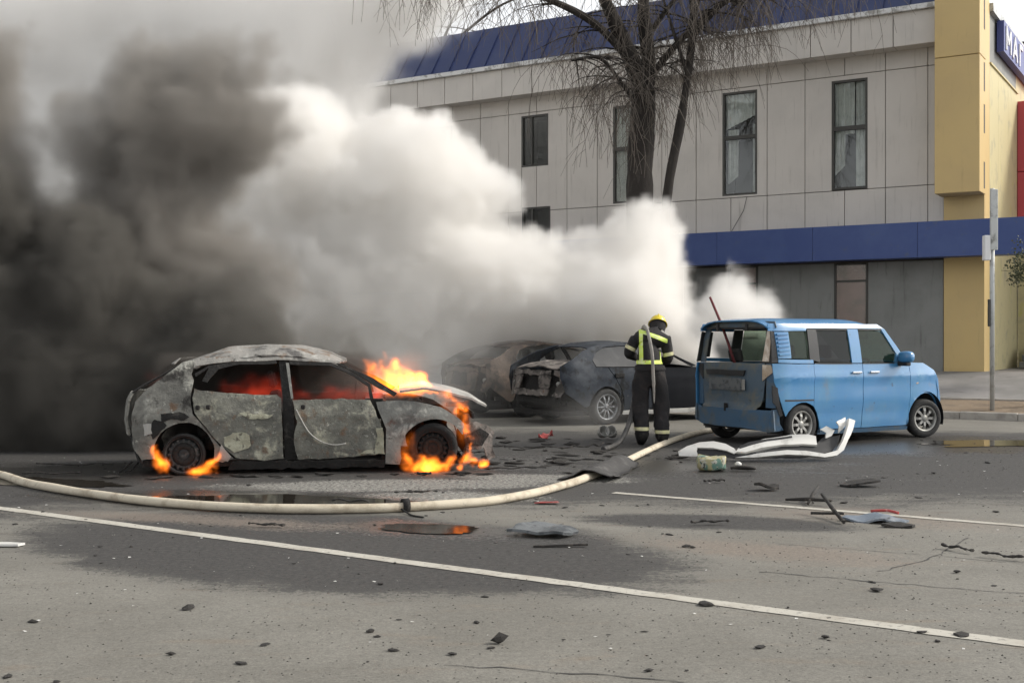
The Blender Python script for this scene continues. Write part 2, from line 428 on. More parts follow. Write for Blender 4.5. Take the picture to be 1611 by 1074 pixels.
def asphalt():
    m, nt, bs, N, L = nodes('asphalt')
    geo = N('ShaderNodeNewGeometry')
    pos = geo.outputs['Position']
    def nz(scale, detail=6.0, rough=0.62, stretch=None, dist=0.0):
        n = N('ShaderNodeTexNoise')
        n.inputs['Scale'].default_value = scale; n.inputs['Detail'].default_value = detail
        n.inputs['Roughness'].default_value = rough; n.inputs['Distortion'].default_value = dist
        src = pos
        if stretch:
            mp = N('ShaderNodeMapping'); mp.inputs['Rotation'].default_value = (0, 0, R(-33)); mp.inputs['Scale'].default_value = stretch
            L(src, mp.inputs[0]); src = mp.outputs[0]
        L(src, n.inputs['Vector'])
        return n.outputs[0]
    def math_(op, a, b):
        q = N('ShaderNodeMath'); q.operation = op
        for i, x in ((0, a), (1, b)):
            if isinstance(x, (int, float)): q.inputs[i].default_value = x
            else: L(x, q.inputs[i])
        return q.outputs[0]
    def blobs(lst, wob, lo, hi):
        acc = None
        for (cx, cy, rx, ry, rot, k) in lst:
            mp = N('ShaderNodeMapping'); mp.vector_type = 'TEXTURE'
            mp.inputs['Location'].default_value = (cx, cy, 0); mp.inputs['Rotation'].default_value = (0, 0, R(rot)); mp.inputs['Scale'].default_value = (rx, ry, 50)
            L(pos, mp.inputs[0])
            ln = N('ShaderNodeVectorMath'); ln.operation = 'LENGTH'; L(mp.outputs[0], ln.inputs[0])
            v = math_('MULTIPLY', math_('SUBTRACT', 1.0, ln.outputs['Value']), k)
            acc = v if acc is None else math_('MAXIMUM', acc, v)
        return ramp(nt, math_('ADD', acc, wob), lo, hi)
    big = nz(0.9, 7.0, 0.65, None, 0.4)
    mid = nz(3.2, 6.0, 0.65, (0.5, 1.6, 1), 0.3)
    wob = math_('MULTIPLY', math_('SUBTRACT', math_('ADD', math_('MULTIPLY', big, 0.6), math_('MULTIPLY', mid, 0.4)), 0.5), 1.5)
    grain = nz(70.0, 3.0, 0.8)
    fine = nz(24.0, 5.0, 0.8)
    wob = math_('ADD', wob, math_('MULTIPLY', math_('SUBTRACT', fine, 0.5), 1.3))
    # dry, dusty asphalt
    col = mixc(nt, ramp(nt, big, 0.35, 0.68), (0.150, 0.142, 0.122), (0.190, 0.181, 0.157))
    col = mixc(nt, ramp(nt, mid, 0.55, 0.75), col, (0.178, 0.152, 0.120))
    # soot and wet ground round the wrecks; also shadow painted under the hatchback
    soot = blobs([(-1.25, 8.3, 2.7, 1.5, -24, 1.6), (0.2, 14.6, 9.5, 4.5, -6, 1.4), (5.0, 16.3, 3.8, 2.6, 15, 1.2), (4.4, 13.9, 3.6, 1.9, -12, 1.2), (-5.5, 12.0, 3.6, 2.6, -20, 1.0), (-2.2, 13.0, 2.7, .85, 6, 2.0), (1.6, 9.35, 1.2, 0.42, -15, 1.0), (1.4, 11.6, 2.0, 0.9, -33, 0.8)], wob, -0.08, 0.26)
    col = mixc(nt, soot, col, mixc(nt, ramp(nt, fine, 0.35, 0.7), (0.032, 0.030, 0.028), (0.058, 0.055, 0.051)))
    # pale extinguished ash lying in front of the burning car
    ash = blobs([(-1.2, 11.75, 1.9, 0.55, 5, 1.0), (0.35, 12.3, 1.1, 0.45, -10, 0.8), (-0.55, 10.9, 0.9, 0.4, -10, 0.8)], math_('MULTIPLY', wob, 0.9), 0.02, 0.35)
    col = mixc(nt, math_('MULTIPLY', ash, ramp(nt, fine, 0.36, 0.6)), col, (0.27, 0.262, 0.235))
    # reddish dust
    dust = blobs([(1.75, 8.1, 1.3, 0.5, -30, 1.0), (3.0, 9.6, 1.4, 0.6, -30, .7), (-2.6, 9.5, 2.2, 0.35, -18, .8)], wob, 0.05, 0.6)
    col = mixc(nt, math_('MULTIPLY', dust, 0.65), col, (0.19, 0.155, 0.125))
    # grain
    mx = N('ShaderNodeMix'); mx.data_type = 'RGBA'; mx.blend_type = 'MULTIPLY'; mx.inputs[0].default_value = 1.0
    g = N('ShaderNodeMapRange'); g.inputs['From Min'].default_value = 0.32; g.inputs['From Max'].default_value = 0.68; g.inputs['To Min'].default_value = 0.5; g.inputs['To Max'].default_value = 1.45
    L(math_('ADD', math_('MULTIPLY', grain, 0.55), math_('MULTIPLY', fine, 0.45)), g.inputs['Value'])
    L(col, mx.inputs[6]); L(g.outputs[0], mx.inputs[7])
    L(mx.outputs[2], bs.inputs['Base Color'])
    wet = blobs([(-2.6, 10.6, 2.6, 0.9, -10, 1.0), (5.6, 16.2, 3.0, 1.9, 15, 1.0), (-0.6, 9.0, 1.3, 0.55, -15, 0.9), (-5.0, 12.8, 2.5, 1.6, 0, 0.9), (1.5, 13.6, 3.0, 1.6, -10, .7)], wob, 0.05, 0.5)
    mr = N('ShaderNodeMapRange'); mr.inputs['To Min'].default_value = 0.88; mr.inputs['To Max'].default_value = 0.30
    L(wet, mr.inputs['Value']); L(mr.outputs[0], bs.inputs['Roughness'])
    b = N('ShaderNodeBump'); b.inputs['Strength'].default_value = 0.35; b.inputs['Distance'].default_value = 0.006
    L(math_('ADD', grain, math_('MULTIPLY', fine, 0.8)), b.inputs['Height']); L(b.outputs[0], bs.inputs['Normal'])
    return m
M['asphalt'] = asphalt()

KERB_N, WALL_N = 22.45, 28.3
mb = MB()
mb.add([rp(-500, -500), rp(900, -500), rp(900, KERB_N), rp(-500, KERB_N)], [(3, 2, 1, 0)])
road = tag(mb.build('road', M['asphalt']), kind='structure')

def paint_mat():
    m, nt, bs, N, L = nodes('road_paint')
    a = ramp(nt, add_noise(nt, 26.0, 5.0, 0.7), 0.53, 0.70)
    b = ramp(nt, add_noise(nt, 3.0, 5.0, 0.6), 0.45, 0.75)
    c = mixc(nt, b, (0.44, 0.42, 0.365), (0.33, 0.30, 0.25))
    L(mixc(nt, a, c, (0.17, 0.16, 0.145)), bs.inputs['Base Color'])
    bs.inputs['Roughness'].default_value = 0.8
    return m
M['paint'] = paint_mat()

def lane_line(n0, w, s0, s1, seed):
    rnd = random.Random(seed)
    a, b = [], []
    s = s0
    while s < s1 + 1e-6:
        j = rnd.uniform(-0.006, 0.006)
        a.append(rp(s, n0 - w/2 + j + rnd.uniform(-.003, .003), 0.004)); b.append(rp(s, n0 + w/2 + j + rnd.uniform(-.003, .003), 0.004))
        s += 0.12
    k = len(a)
    o = MB().add(a + b, [(i, i+1, k+i+1, k+i) for i in range(k-1)]).build('lane_line', M['paint'])
    return tag(o, kind='structure')
lane_line(6.02, 0.125, -8.0, 40.0, 1)
lane_line(9.83, 0.10, -14.0, 5.35, 2)

# kerb: single stones laid end to end
kerb = empty('kerb')
tag(kerb, kind='structure')
rnd = random.Random(5)
for i in range(34):
    s = -16 + i * 1.0
    h = 0.13 + rnd.uniform(-.008, .008)
    mk = Matrix.Translation(Vector(rp(s, KERB_N, 0))) @ Matrix.Rotation(math.atan2(RU.y, RU.x) + rnd.uniform(-.004, .004), 4, 'Z')
    MB().bbox(0.004, 0.996, -0.16, 0.0, -0.06, h, 0.014, mk).build('kerb_stone', M['kerb'], kerb)

mb = MB()
mb.add([rp(-300, KERB_N + .15, .125), rp(300, KERB_N + .15, .125), rp(300, KERB_N + 1.75, .27), rp(-300, KERB_N + 1.75, .27)], [(3, 2, 1, 0)])
tag(mb.build('verge', M['verge']), kind='structure')
mb = MB()
mb.add([rp(-300, KERB_N + 1.75, .275), rp(300, KERB_N + 1.75, .275), rp(300, WALL_N, .72), rp(-300, WALL_N, .72), rp(300, 500, .72), rp(-300, 500, .72)], [(3, 2, 1, 0), (5, 4, 2, 3)])
tag(mb.build('pavement', M['pavement']), kind='structure')
boxo_k = MB()
mk = Matrix.Translation(Vector(rp(-16, KERB_N + 1.75, 0))) @ Matrix.Rotation(math.atan2(RU.y, RU.x), 4, 'Z')
boxo_k.box(0, 34, -0.10, 0.0, 0.1, 0.30, mk)
tag(boxo_k.build('pavement_edging', M['kerb']), kind='structure')

# tar seams and cracks
def seam(pts, w, seed):
    rnd = random.Random(seed)
    P = []
    for (a, b) in zip(pts, pts[1:]):
        a, b = Vector(a), Vector(b)
        k = max(2, int((b - a).length / 0.08))
        for j in range(k): P.append(a.lerp(b, j / k))
    P.append(Vector(pts[-1]))
    L_, R_ = [], []
    for i, p in enumerate(P):
        t = (P[min(i+1, len(P)-1)] - P[max(0, i-1)]).normalized()
        n = Vector((-t.y, t.x))
        o = n * rnd.uniform(-.02, .02); ww = w * rnd.uniform(.3, 1.2)
        L_.append((p.x + o.x + n.x*ww, p.y + o.y + n.y*ww, .003)); R_.append((p.x + o.x - n.x*ww, p.y + o.y - n.y*ww, .003))
    k = len(P)
    o = MB().add(L_ + R_, [(i, k+i, k+i+1, i+1) for i in range(k-1)]).build('tar_seam', M['tar'])
    return tag(o, kind='structure')
seam([(1.55, 7.35), (2.15, 7.05), (2.9, 6.72), (4.2, 6.05)], .007, 1)
seam([(2.3, 7.35), (2.75, 7.75), (3.05, 8.2), (3.35, 8.6)], .006, 2)
seam([(1.9, 8.35), (2.8, 7.9), (3.9, 7.25)], .004, 3)
seam([(-0.3, 5.25), (0.5, 5.05), (1.6, 4.6)], .006, 4)

# puddles
def water():
    m, nt, bs, N, L = nodes('puddle_water')
    bs.inputs['Base Color'].default_value = (0.022, 0.018, 0.014, 1)
    bs.inputs['Roughness'].default_value = 0.06
    bs.inputs['Specular IOR Level'].default_value = 0.5
    b = N('ShaderNodeBump'); b.inputs['Strength'].default_value = 0.06; b.inputs['Distance'].default_value = 0.01
    L(add_noise(nt, 7.0, 3.0, 0.5), b.inputs['Height']); L(b.outputs[0], bs.inputs['Normal'])
    return m
M['water'] = water()
def puddle(cx, cy, rx, ry, rot, seed):
    vs = []
    for k in range(72):
        a = 2*PI*k/72
        w = 1 + 0.38*noise.noise(Vector((math.cos(a)*1.6+seed, math.sin(a)*1.6, seed))) + 0.22*noise.noise(Vector((math.cos(a)*5+seed, math.sin(a)*5, seed)))
        x, y = rx*w*math.cos(a), ry*w*math.sin(a)
        c, s = math.cos(R(rot)), math.sin(R(rot))
        vs.append((cx + x*c - y*s, cy + x*s + y*c, 0.0075))
    o = MB().add(vs, [tuple(range(72))]).build('puddle', M['water'])
    return tag(o, kind='structure')
puddle(-2.15, 10.62, 1.35, 0.30, -8, 1.3)
puddle(-0.62, 9.0, 0.42, 0.20, -15, 4.1)
puddle(6.9, 16.4, 1.2, 0.5, 10, 7.7)
puddle(-4.6, 11.9, 0.8, 0.3, -20, 9.2)

def smooth_path0(p):
    return [Vector(q) for q in p]

# ------------------------------------------------------------------ the shop building
BYAW = math.atan2(-.525, .851)
bld = empty('shop_building', (9.9, 27.4, 0.72), BYAW)
tag(bld, 'two-storey grey panelled shop building with blue roof, blue canopy and yellow corner pier', 'building')
XL = -24.0
wall = MB()
# wall body behind the cladding, left open where the windows stand
WINS = [(-2.47, -1.60, 4.37, 7.02, 'tall'), (-5.29, -4.36, 4.40, 7.04, 'tall'), (-8.42, -7.80, 4.4, 7.02, 'tall'),
        (-11.32, -10.44, 5.60, 7.05, 'short'), (-11.30, -10.37, 2.6, 4.46, 'short'), (-14.6, -13.7, 4.4, 7.02, 'tall'), (-17.6, -16.7, 4.4, 7.02, 'tall')]
def clad_cells(x0, x1, z0, z1):
    """the rest of a rectangle once the windows are cut out"""
    cells = [(x0, x1, z0, z1)]
    for (a, b, c, d, k) in WINS:
        nxt = []
        for (p, q, r, t) in cells:
            if b <= p or a >= q or d <= r or c >= t:
                nxt.append((p, q, r, t)); continue
            if a > p: nxt.append((p, a, r, t))
            if b < q: nxt.append((b, q, r, t))
            if c > r: nxt.append((max(p, a), min(q, b), r, c))
            if d < t: nxt.append((max(p, a), min(q, b), d, t))
        cells = nxt
    return cells
for (p, q, r, t) in clad_cells(XL, 0.16, 2.55, 8.7):
    wall.box(p, q, 0.06, 0.30, r, t)
wall.box(XL, 0.16, 0.06, 0.30, -0.1, 2.55)
wall.box(XL, 1.0, 8.0, 8.3, -0.1, 9.3)
wall.box(XL - .3, XL, 0.0, 8.3, -0.1, 9.3)
wall.build('wall', M['joint'], bld)
cols = [0.16, -0.205, -1.18, -2.15, -3.13, -4.10, -5.06, -6.01, -6.98, -7.95, -8.90, -9.84, -10.82, -11.75, -12.71, -13.68, -14.65, -15.62, -16.6, -17.57, -18.54, -19.5, -20.5, -21.5, -22.5, -23.5]
rnd = random.Random(3)
G = 0.009
for i in range(len(cols) - 1):
    x1, x0 = cols[i], cols[i+1]
    for (z0, z1) in ((3.42, 4.345), (4.345, 7.13), (7.13, 7.95)):
        if z0 == 4.345 and cols[i+1] in (-2.15, -5.06): continue
        xx0, xx1 = x0, x1
        if z0 == 4.345 and x1 in (-2.15, -5.06): xx1 = cols[i-1]
        for (p, q, r, t) in clad_cells(xx0 + G, xx1 - G, z0 + G, z1 - G):
            if q - p < 0.02 or t - r < 0.02: continue
            e = rnd.uniform(-.004, .004)
            boxo('panel', p, q, -0.005 + e, 0.055, r, t, M['panel'], bld)
# ground floor, mostly behind the cars and the smoke
GF = [(-5.13, -4.34, 0.75, 2.6), (-2.405, -1.592, 0.75, 2.58), (-8.6, -7.6, 0.75, 2.58)]
edges = sorted([XL] + [a for w in GF for a in w[:2]] + [0.15])
for a, b in zip(edges, edges[1:]):
    isw = any(abs(a - w[0]) < 1e-6 for w in GF)
    if isw:
        boxo('ground_wall', a, b, 0.0, 0.055, 0.0, 0.74, M['grey_wall'], bld)
    else:
        n = max(1, round((b - a) / 1.3))
        for k in range(n):
            boxo('ground_wall', a + (b-a)*k/n + .006, a + (b-a)*(k+1)/n - .006, 0.0, 0.055, 0.0, 2.58, M['grey_wall'], bld)
for (a, b, c, d) in GF:
    f = MB()
    for (p, q, r, t) in ((a, a+.05, c, d), (b-.05, b, c, d), (a+.05, b-.05, c, c+.05), (a+.05, b-.05, d-.05, d), (a+.05, b-.05, 2.12, 2.17)):
        f.box(p, q, -0.012, 0.056, r, t)
    w = f.build('window', M['frame_dark'], bld)
    boxo('blind', a+.05, b-.05, 0.035, 0.05, c+.05, 2.12, M['pink_blind'], w)
    boxo('blind', a+.05, b-.05, 0.035, 0.05, 2.17, d-.05, M['pink_blind'], w)
    boxo('pane', a+.05, b-.05, 0.015, 0.019, c+.05, d-.05, M['pane'], w)
# upper windows
for wi, (a, b, c, d, kind) in enumerate(WINS):
    f = MB()
    fr = 0.055
    mid = c + (d - c) * 0.56 if kind == 'tall' else None
    for (p, q, r, t) in ((a, a+fr, c, d), (b-fr, b, c, d), (a+fr, b-fr, c, c+fr), (a+fr, b-fr, d-fr, d)):
        f.box(p, q, 0.0, 0.12, r, t)
    if mid: f.box(a+fr, b-fr, 0.01, 0.10, mid-.05, mid+.05)
    else: f.box(a+fr+.24, a+fr+.30, 0.01, 0.10, c+fr, d-fr)
    w = f.build('window', M['frame_dark'], bld)
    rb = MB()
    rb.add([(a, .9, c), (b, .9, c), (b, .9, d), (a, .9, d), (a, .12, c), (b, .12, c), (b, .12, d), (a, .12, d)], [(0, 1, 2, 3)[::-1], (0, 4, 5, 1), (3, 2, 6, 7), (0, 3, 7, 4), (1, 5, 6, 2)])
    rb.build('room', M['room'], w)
    if kind == 'tall':
        boxo('pane', a+fr, b-fr, 0.05, 0.054, c+fr, mid-.05, M['pane'], w)
        boxo('pane', a+fr, b-fr, 0.05, 0.054, mid+.05, d-fr, M['pane'], w)
        # pleated curtains, drawn back in the middle
        def curtain(x0, x1, z0, z1, slant):
            n = 26
            va = []
            for k in range(n + 1):
                x = x0 + (x1 - x0) * k / n
                y = 0.13 + 0.03 * math.sin(k * 1.9 + wi)
                zb = z0 + slant * (k / n)
                va.append((x, y, zb)); va.append((x + 0.01*math.sin(k), y, z1))
            MB().add(va, [(2*k, 2*k+2, 2*k+3, 2*k+1) for k in range(n)], True).build('curtain', M['curtain'], w)
        if wi == 0:
            curtain(a+.04, a+.53, 5.72, d, 0.0); curtain(a+.56, b-.04, c, d, 0.0); curtain(a+.04, a+.30, c+.35, 5.72, 0.25)
        elif wi == 1:
            curtain(a+.04, b-.04, 6.1, d, 0.35); curtain(a+.10, a+.38, c+.3, 6.1, 0.2); curtain(b-.16, b-.04, c, 6.2, 0.0)
        else:
            curtain(a+.04, a+.4, c, d, 0.0); curtain(b-.3, b-.04, c, d, 0)
    else:
        boxo('pane', a+fr, b-fr, 0.05, 0.054, c+fr, d-fr, M['pane'], w)
# projecting fascia, gutter, roof
x = 0.10
while x > XL:
    x2 = x - 0.98
    boxo('fascia_panel', x2 + .010, x - .010, -0.50, -0.44, 7.55, 8.32, M['panel'], bld)
    boxo('soffit_panel', x2 + .010, x - .010, -0.435, -0.010, 7.555, 7.60, M['panel'], bld)
    x = x2
boxo('fascia_core', XL, 0.10, -0.435, 0.05, 7.61, 8.30, M['joint'], bld)
rnd = random.Random(8)
x = 0.10
while x > XL:
    l = rnd.choice((2.0, 1.4, 2.6)); x2 = max(XL, x - l)
    g = MB()
    g.add([(x2+.004, -.62, 8.325), (x-.004, -.62, 8.325), (x-.004, -.62, 8.44), (x2+.004, -.62, 8.44), (x2+.004, -.46, 8.325), (x-.004, -.46, 8.325), (x-.004, -.46, 8.45), (x2+.004, -.46, 8.45)],
          [(0, 1, 2, 3), (3, 2, 6, 7), (1, 5, 6, 2), (4, 0, 3, 7), (5, 4, 7, 6), (4, 5, 1, 0)])
    g.build('gutter', M['gutter'], bld)
    x = x2
rf = MB()
rf.add([(XL, -.46, 8.40), (0.12, -.46, 8.40), (0.12, .55, 9.86), (XL, .55, 9.86), (0.12, 8.2, 9.6), (XL, 8.2, 9.6)], [(0, 1, 2, 3), (3, 2, 4, 5)])
roof = rf.build('roof', M['blue_roof'], bld)
x = 0.08
while x > XL:
    s = MB()
    dy, dz = 1.01, 1.46
    s.add([(x-.015, -.46, 8.40), (x+.015, -.46, 8.40), (x+.015, .55, 9.86), (x-.015, .55, 9.86), (x-.015, -.49, 8.425), (x+.015, -.49, 8.425), (x+.015, .52, 9.885), (x-.015, .52, 9.885)],
          [(4, 5, 6, 7), (0, 4, 7, 3), (1, 2, 6, 5), (3, 7, 6, 2), (0, 1, 5, 4)])
    s.build('seam', M['blue_roof'], roof)
    x -= 0.62
# yellow corner pier with its projecting upper box
boxo('corner_pier', 0.165, 1.05, -0.05, 0.60, -0.1, 8.9, M['yellow'], bld)
for (z0, z1) in ((4.03, 7.085), (7.10, 11.0)):
    bx = MB()
    bx.bbox(0.113, 1.078, -0.80, -0.053, z0, z1, 0.008)
    pb = bx.build('pier_box', M['yellow'], bld)
for (z0, z1) in ((4.15, 4.75), (5.4, 6.05), (6.35, 7.0), (7.75, 8.6)):
    boxo('pier_slot', 1.062, 1.0815, -0.30, -0.16, z0, z1, M['joint'], bld)
# side wall round the corner, red block with the entrance, sign
for k, (y0, y1) in enumerate(((0.605, 1.8), (1.8, 3.2), (3.2, 4.6))):
    boxo('side_wall', 0.80, 1.05, y0 + .004, y1 - .004, -0.1, 7.14, M['pale_yellow'], bld)
    boxo('side_glazing', 0.85, 1.02, y0 + .004, y1 - .004, 7.18, 8.35, M['grey_wall'], bld)
boxo('side_wall', 0.86, 1.02, 4.6, 12, -0.1, 8.35, M['pale_yellow'], bld)
boxo('side_cornice', 0.80, 1.13, 0.605, 12.0, 8.36, 8.55, M['steel'], bld)
boxo('side_ledge', 0.84, 1.09, 0.605, 4.6, 7.14, 7.18, M['pale_yellow'], bld)
for (z0, z1) in ((3.3, 5.1), (5.115, 6.95)):
    boxo('red_block', 1.055, 7.0, 4.6, 7.0, z0, z1, M['red'], bld, .01)
boxo('entrance_wall', 1.055, 7.0, 4.75, 5.0, -0.1, 3.29, M['pale_yellow'], bld)
d = boxo('entrance_door', 1.55, 3.4, 4.68, 4.745, 0.55, 2.75, M['door_dark'], bld)
for xx in (1.55, 2.45, 3.32):
    boxo('door_frame', xx, xx + .08, 4.66, 4.678, 0.55, 2.75, M['frame_dark'], d)
for k in range(3):
    boxo('step', 1.35, 6.0, 2.9 + k*0.42, 4.65, 0.02 + k*0.17, 0.18 + k*0.17, M['step_stone'], bld, .012)
sg = boxo('shop_sign', 1.06, 1.22, 1.5, 6.2, 7.60, 8.34, M['sign_blue'], bld)
def stroke(mb, p, q, w):
    """a letter stroke on the sign face: (along, up) pairs"""
    p, q = Vector(p), Vector(q)
    t = (q - p).normalized(); n = Vector((-t.y, t.x)) * w/2
    c = [p + n, q + n, q - n, p - n]
    vs = [(1.222, a.x, a.y) for a in c] + [(1.25, a.x, a.y) for a in c]
    mb.add(vs, [(4, 5, 6, 7), (0, 1, 5, 4), (1, 2, 6, 5), (2, 3, 7, 6), (3, 0, 4, 7)])
def letter(ch, y0, w=0.62, z0=7.68, h=0.56, sw=0.11):
    m = MB()
    z1 = z0 + h
    if ch == 'M': ls = [((0, 0), (0, 1)), ((1, 0), (1, 1)), ((0.0, 1), (.5, .35)), ((.5, .35), (1.0, 1))]
    elif ch == 'A': ls = [((0, 0), (.5, 1)), ((.5, 1), (1, 0)), ((.2, .35), (.8, .35))]
    else: ls = [((0, 0), (0, 1)), ((0, .92), (1, .92))]
    for a, b in ls:
        stroke(m, (y0 + a[0]*w, z0 + a[1]*h), (y0 + b[0]*w, z0 + b[1]*h), sw)
    m.build('letter', M['sign_white'], sg)
letter('M', 1.75); letter('A', 2.72); letter('G', 3.75, 0.5)
MB().tube(smooth_path0([(-4.62, -.03, 4.35), (-4.7, -.05, 4.0), (-5.05, -.04, 3.45)]), .008, 5).build('cable', M['frame_dark'], bld)
# blue canopy band over the ground floor
x = 4.6
k = 0
while x > -22:
    x2 = x - 2.42
    boxo('canopy_panel', x2 + .004, x - .004, -0.90, -0.86, 2.60, 3.405, M['blue_band'], bld)
    x = x2
boxo('canopy_soffit', -22, 4.6, -0.855, -0.06, 2.62, 2.68, M['blue_band'], bld)
boxo('canopy_top', -22, 4.6, -0.855, -0.06, 3.34, 3.39, M['blue_band'], bld)

# ------------------------------------------------------------------ post at the kerb
pt = empty('steel_post', (8.821, 21.6, 0.14))
tag(pt, 'tall grey steel post with a sign seen edge-on beside the kerb', 'post')
MB().tube([(0, 0, 0), (0, 0, 4.08)], .042, 12).build('pole', M['steel'], pt)
boxo('sign_plate', -.055, .075, -.075, -.048, 2.95, 4.06, M['steel'], pt, .006)
boxo('control_box', -.165, -.05, -.07, .06, 2.76, 3.22, M['sign_white'], pt, .012)
boxo('clamp', -.06, .06, -.06, .06, 3.08, 3.14, M['frame_dark'], pt)
boxo('bracket', -.075, -.04, -.03, .03, 1.55, 2.05, M['frame_dark'], pt, .005)

# ------------------------------------------------------------------ trees
def strand(rnd, p, d, length, droop, steps=7, wig=0.12):
    pts = [Vector(p)]
    d = Vector(d).normalized()
    st = length / steps
    for i in range(steps):
        d = (d + Vector((rnd.uniform(-wig, wig), rnd.uniform(-wig, wig), -droop + rnd.uniform(-wig, wig)))).normalized()
        pts.append(pts[-1] + d * st)
    return pts

def smooth_path(pts, k=4):
    """Catmull-Rom through the points"""
    P = [Vector(p) for p in pts]
    out = []
    for i in range(len(P) - 1):
        p0, p1, p2, p3 = P[max(0, i-1)], P[i], P[i+1], P[min(len(P)-1, i+2)]
        for j in range(k):
            t = j / k
            out.append(0.5*((2*p1) + (-p0+p2)*t + (2*p0-5*p1+4*p2-p3)*t*t + (-p0+3*p1-3*p2+p3)*t*t*t))
    out.append(P[-1])
    return out

def limb(mb, pts, r0, r1, n=8, rough=0.0, seed=0):
    P = smooth_path(pts, 5)
    m = len(P)
    rs = []
    for i, p in enumerate(P):
        r = r0 + (r1 - r0) * i / (m - 1)
        rs.append(r * (1 + rough * noise.noise(Vector((p.z*1.7 + seed, seed, p.x)))))
    mb.tube(P, rs, n)
    return P

def bough_twigs(rnd, P, mbb, mbt, every, n_sub, sub_len, n_str, str_len, droop, r_sub=0.022, up=0.25, z_min=None):
    """side branches off a limb path, each carrying hanging strands"""
    for i in range(2, len(P), every):
        for _ in range(n_sub):
            a = rnd.uniform(0, 2*PI)
            d = Vector((math.cos(a), 0.7*math.sin(a), rnd.uniform(-0.05, up*2)))
            L_ = sub_len * rnd.uniform(.5, 1.2)
            q = strand(rnd, P[i], d, L_, droop*0.45, 7, 0.16)
            mbb.tube(q, [r_sub*(1 - .8*k/7) for k in range(8)], 5, cap=False)
            for _ in range(n_str):
                k = rnd.randint(2, 7)
                dd = Vector((rnd.uniform(-.6, .6), rnd.uniform(-.6, .6), rnd.uniform(-.5, .25)))
                l2 = str_len * rnd.uniform(.35, 1.15)
                s = strand(rnd, q[k], dd, l2, droop, 7, 0.17)
                if z_min is not None and s[-1].z < z_min: continue
                mbt.tube(s, [.0074*(1 - .5*j/7) for j in range(8)], 3, cap=False)
                for j in (2, 3, 5):
                    if rnd.random() < .6:
                        s2 = strand(rnd, s[j], Vector((rnd.uniform(-.7, .7), rnd.uniform(-.7, .7), -.3)), l2*rnd.uniform(.2, .4), droop, 3, .2)
                        mbt.tube(s2, [.0045, .004, .0035, .003], 3, cap=False)

def old_tree():
    rnd = random.Random(21)
    t = empty('bare_tree', (2.85, 25.5, 0.2))
    tag(t, 'thick dark-barked leafless tree with drooping twigs before the grey facade', 'tree')
    tk, br, tw = MB(), MB(), MB()
    base = [(0, 0, -.1), (-.02, 0, 1.6), (-.06, 0, 3.2), (-.08, .02, 4.9), (-.02, 0, 6.0), (.0, 0, 6.7)]
    limb(tk, base, .36, .25, 14, .22, 1)
    lL = limb(tk, [(0, 0, 6.4), (-.18, .0, 7.1), (-.55, -.1, 7.9), (-1.0, -.2, 8.9), (-1.5, -.3, 10.2)], .22, .09, 10, .2, 2)
    lR = limb(tk, [(.02, .02, 6.5), (.12, .1, 7.3), (.02, .2, 8.6), (.25, .3, 10.2)], .20, .10, 10, .2, 3)
    lA = limb(br, [(-.2, 0, 7.2), (-1.1, -.4, 8.0), (-2.3, -.7, 8.5), (-3.8, -.9, 8.9), (-5.2, -1.2, 9.0)], .10, .03, 7, .15, 4)
    lB = limb(br, [(.12, 0, 6.9), (.8, -.3, 7.7), (1.8, -.5, 8.5), (3.0, -.7, 9.0), (4.0, -.8, 9.2)], .09, .03, 7, .15, 5)
    lC = limb(br, [(-.05, 0, 6.2), (-.5, -.4, 6.7), (-1.0, -.6, 7.2), (-1.6, -.8, 7.1)], .06, .02, 6, .1, 6)
    lD = limb(br, [(-.9, -.2, 8.7), (-1.9, -.2, 9.6), (-3.4, -.2, 10.2)], .07, .025, 6, .1, 7)
    lE = limb(br, [(.2, .2, 8.0), (1.0, .2, 9.0), (2.2, .1, 9.9)], .07, .025, 6, .1, 8)
    tk.build('trunk', M['bark'], t)
    bough_twigs(rnd, lA, br, tw, 2, 3, 1.5, 8, 1.6, .26)
    bough_twigs(rnd, lB, br, tw, 2, 3, 1.3, 9, 1.6, .27)
    bough_twigs(rnd, lC, br, tw, 2, 3, 1.1, 6, 1.9, .36)
    bough_twigs(rnd, lD, br, tw, 2, 2, 1.2, 7, 1.4, .26)
    bough_twigs(rnd, lE, br, tw, 2, 2, 1.2, 7, 1.4, .26)
    bough_twigs(rnd, lL, br, tw, 3, 2, 1.0, 6, 1.5, .30)
    bough_twigs(rnd, lR, br, tw, 3, 2, 1.0, 5, 1.2, .28)
    br.build('branches', M['bark'], t)
    o = tw.build('twigs', M['twig'], t); o['kind'] = 'stuff'
old_tree()

def slim_tree():
    rnd = random.Random(33)
    t = empty('bare_tree', (3.15, 25.0, 0.2))
    tag(t, 'slender leaning leafless tree beside the thick dark trunk', 'tree')
    tk, br, tw = MB(), MB(), MB()
    P = limb(tk, [(0, .1, -.1), (.05, .05, 2.2), (.15, 0, 4.3), (.42, 0, 5.8), (.62, 0, 7.1), (.68, -.1, 8.2), (.5, -.1, 9.6)], .13, .06, 10, .2, 11)
    a = limb(br, [(.66, -.05, 7.6), (1.3, -.2, 8.3), (2.0, -.3, 8.5)], .045, .015, 6, .1, 12)
    b = limb(br, [(.6, -.02, 6.8), (.2, -.2, 7.9), (-.1, -.3, 8.8)], .05, .02, 6, .1, 13)
    c = limb(br, [(.68, -.1, 8.0), (1.1, -.2, 9.2), (1.9, -.3, 9.9)], .045, .015, 6, .1, 14)
    tk.build('trunk', M['bark'], t)
    for Q in (a, b, c): bough_twigs(rnd, Q, br, tw, 2, 3, .9, 8, 1.5, .34)
    br.build('branches', M['bark'], t)
    o = tw.build('twigs', M['twig'], t); o['kind'] = 'stuff'
slim_tree()

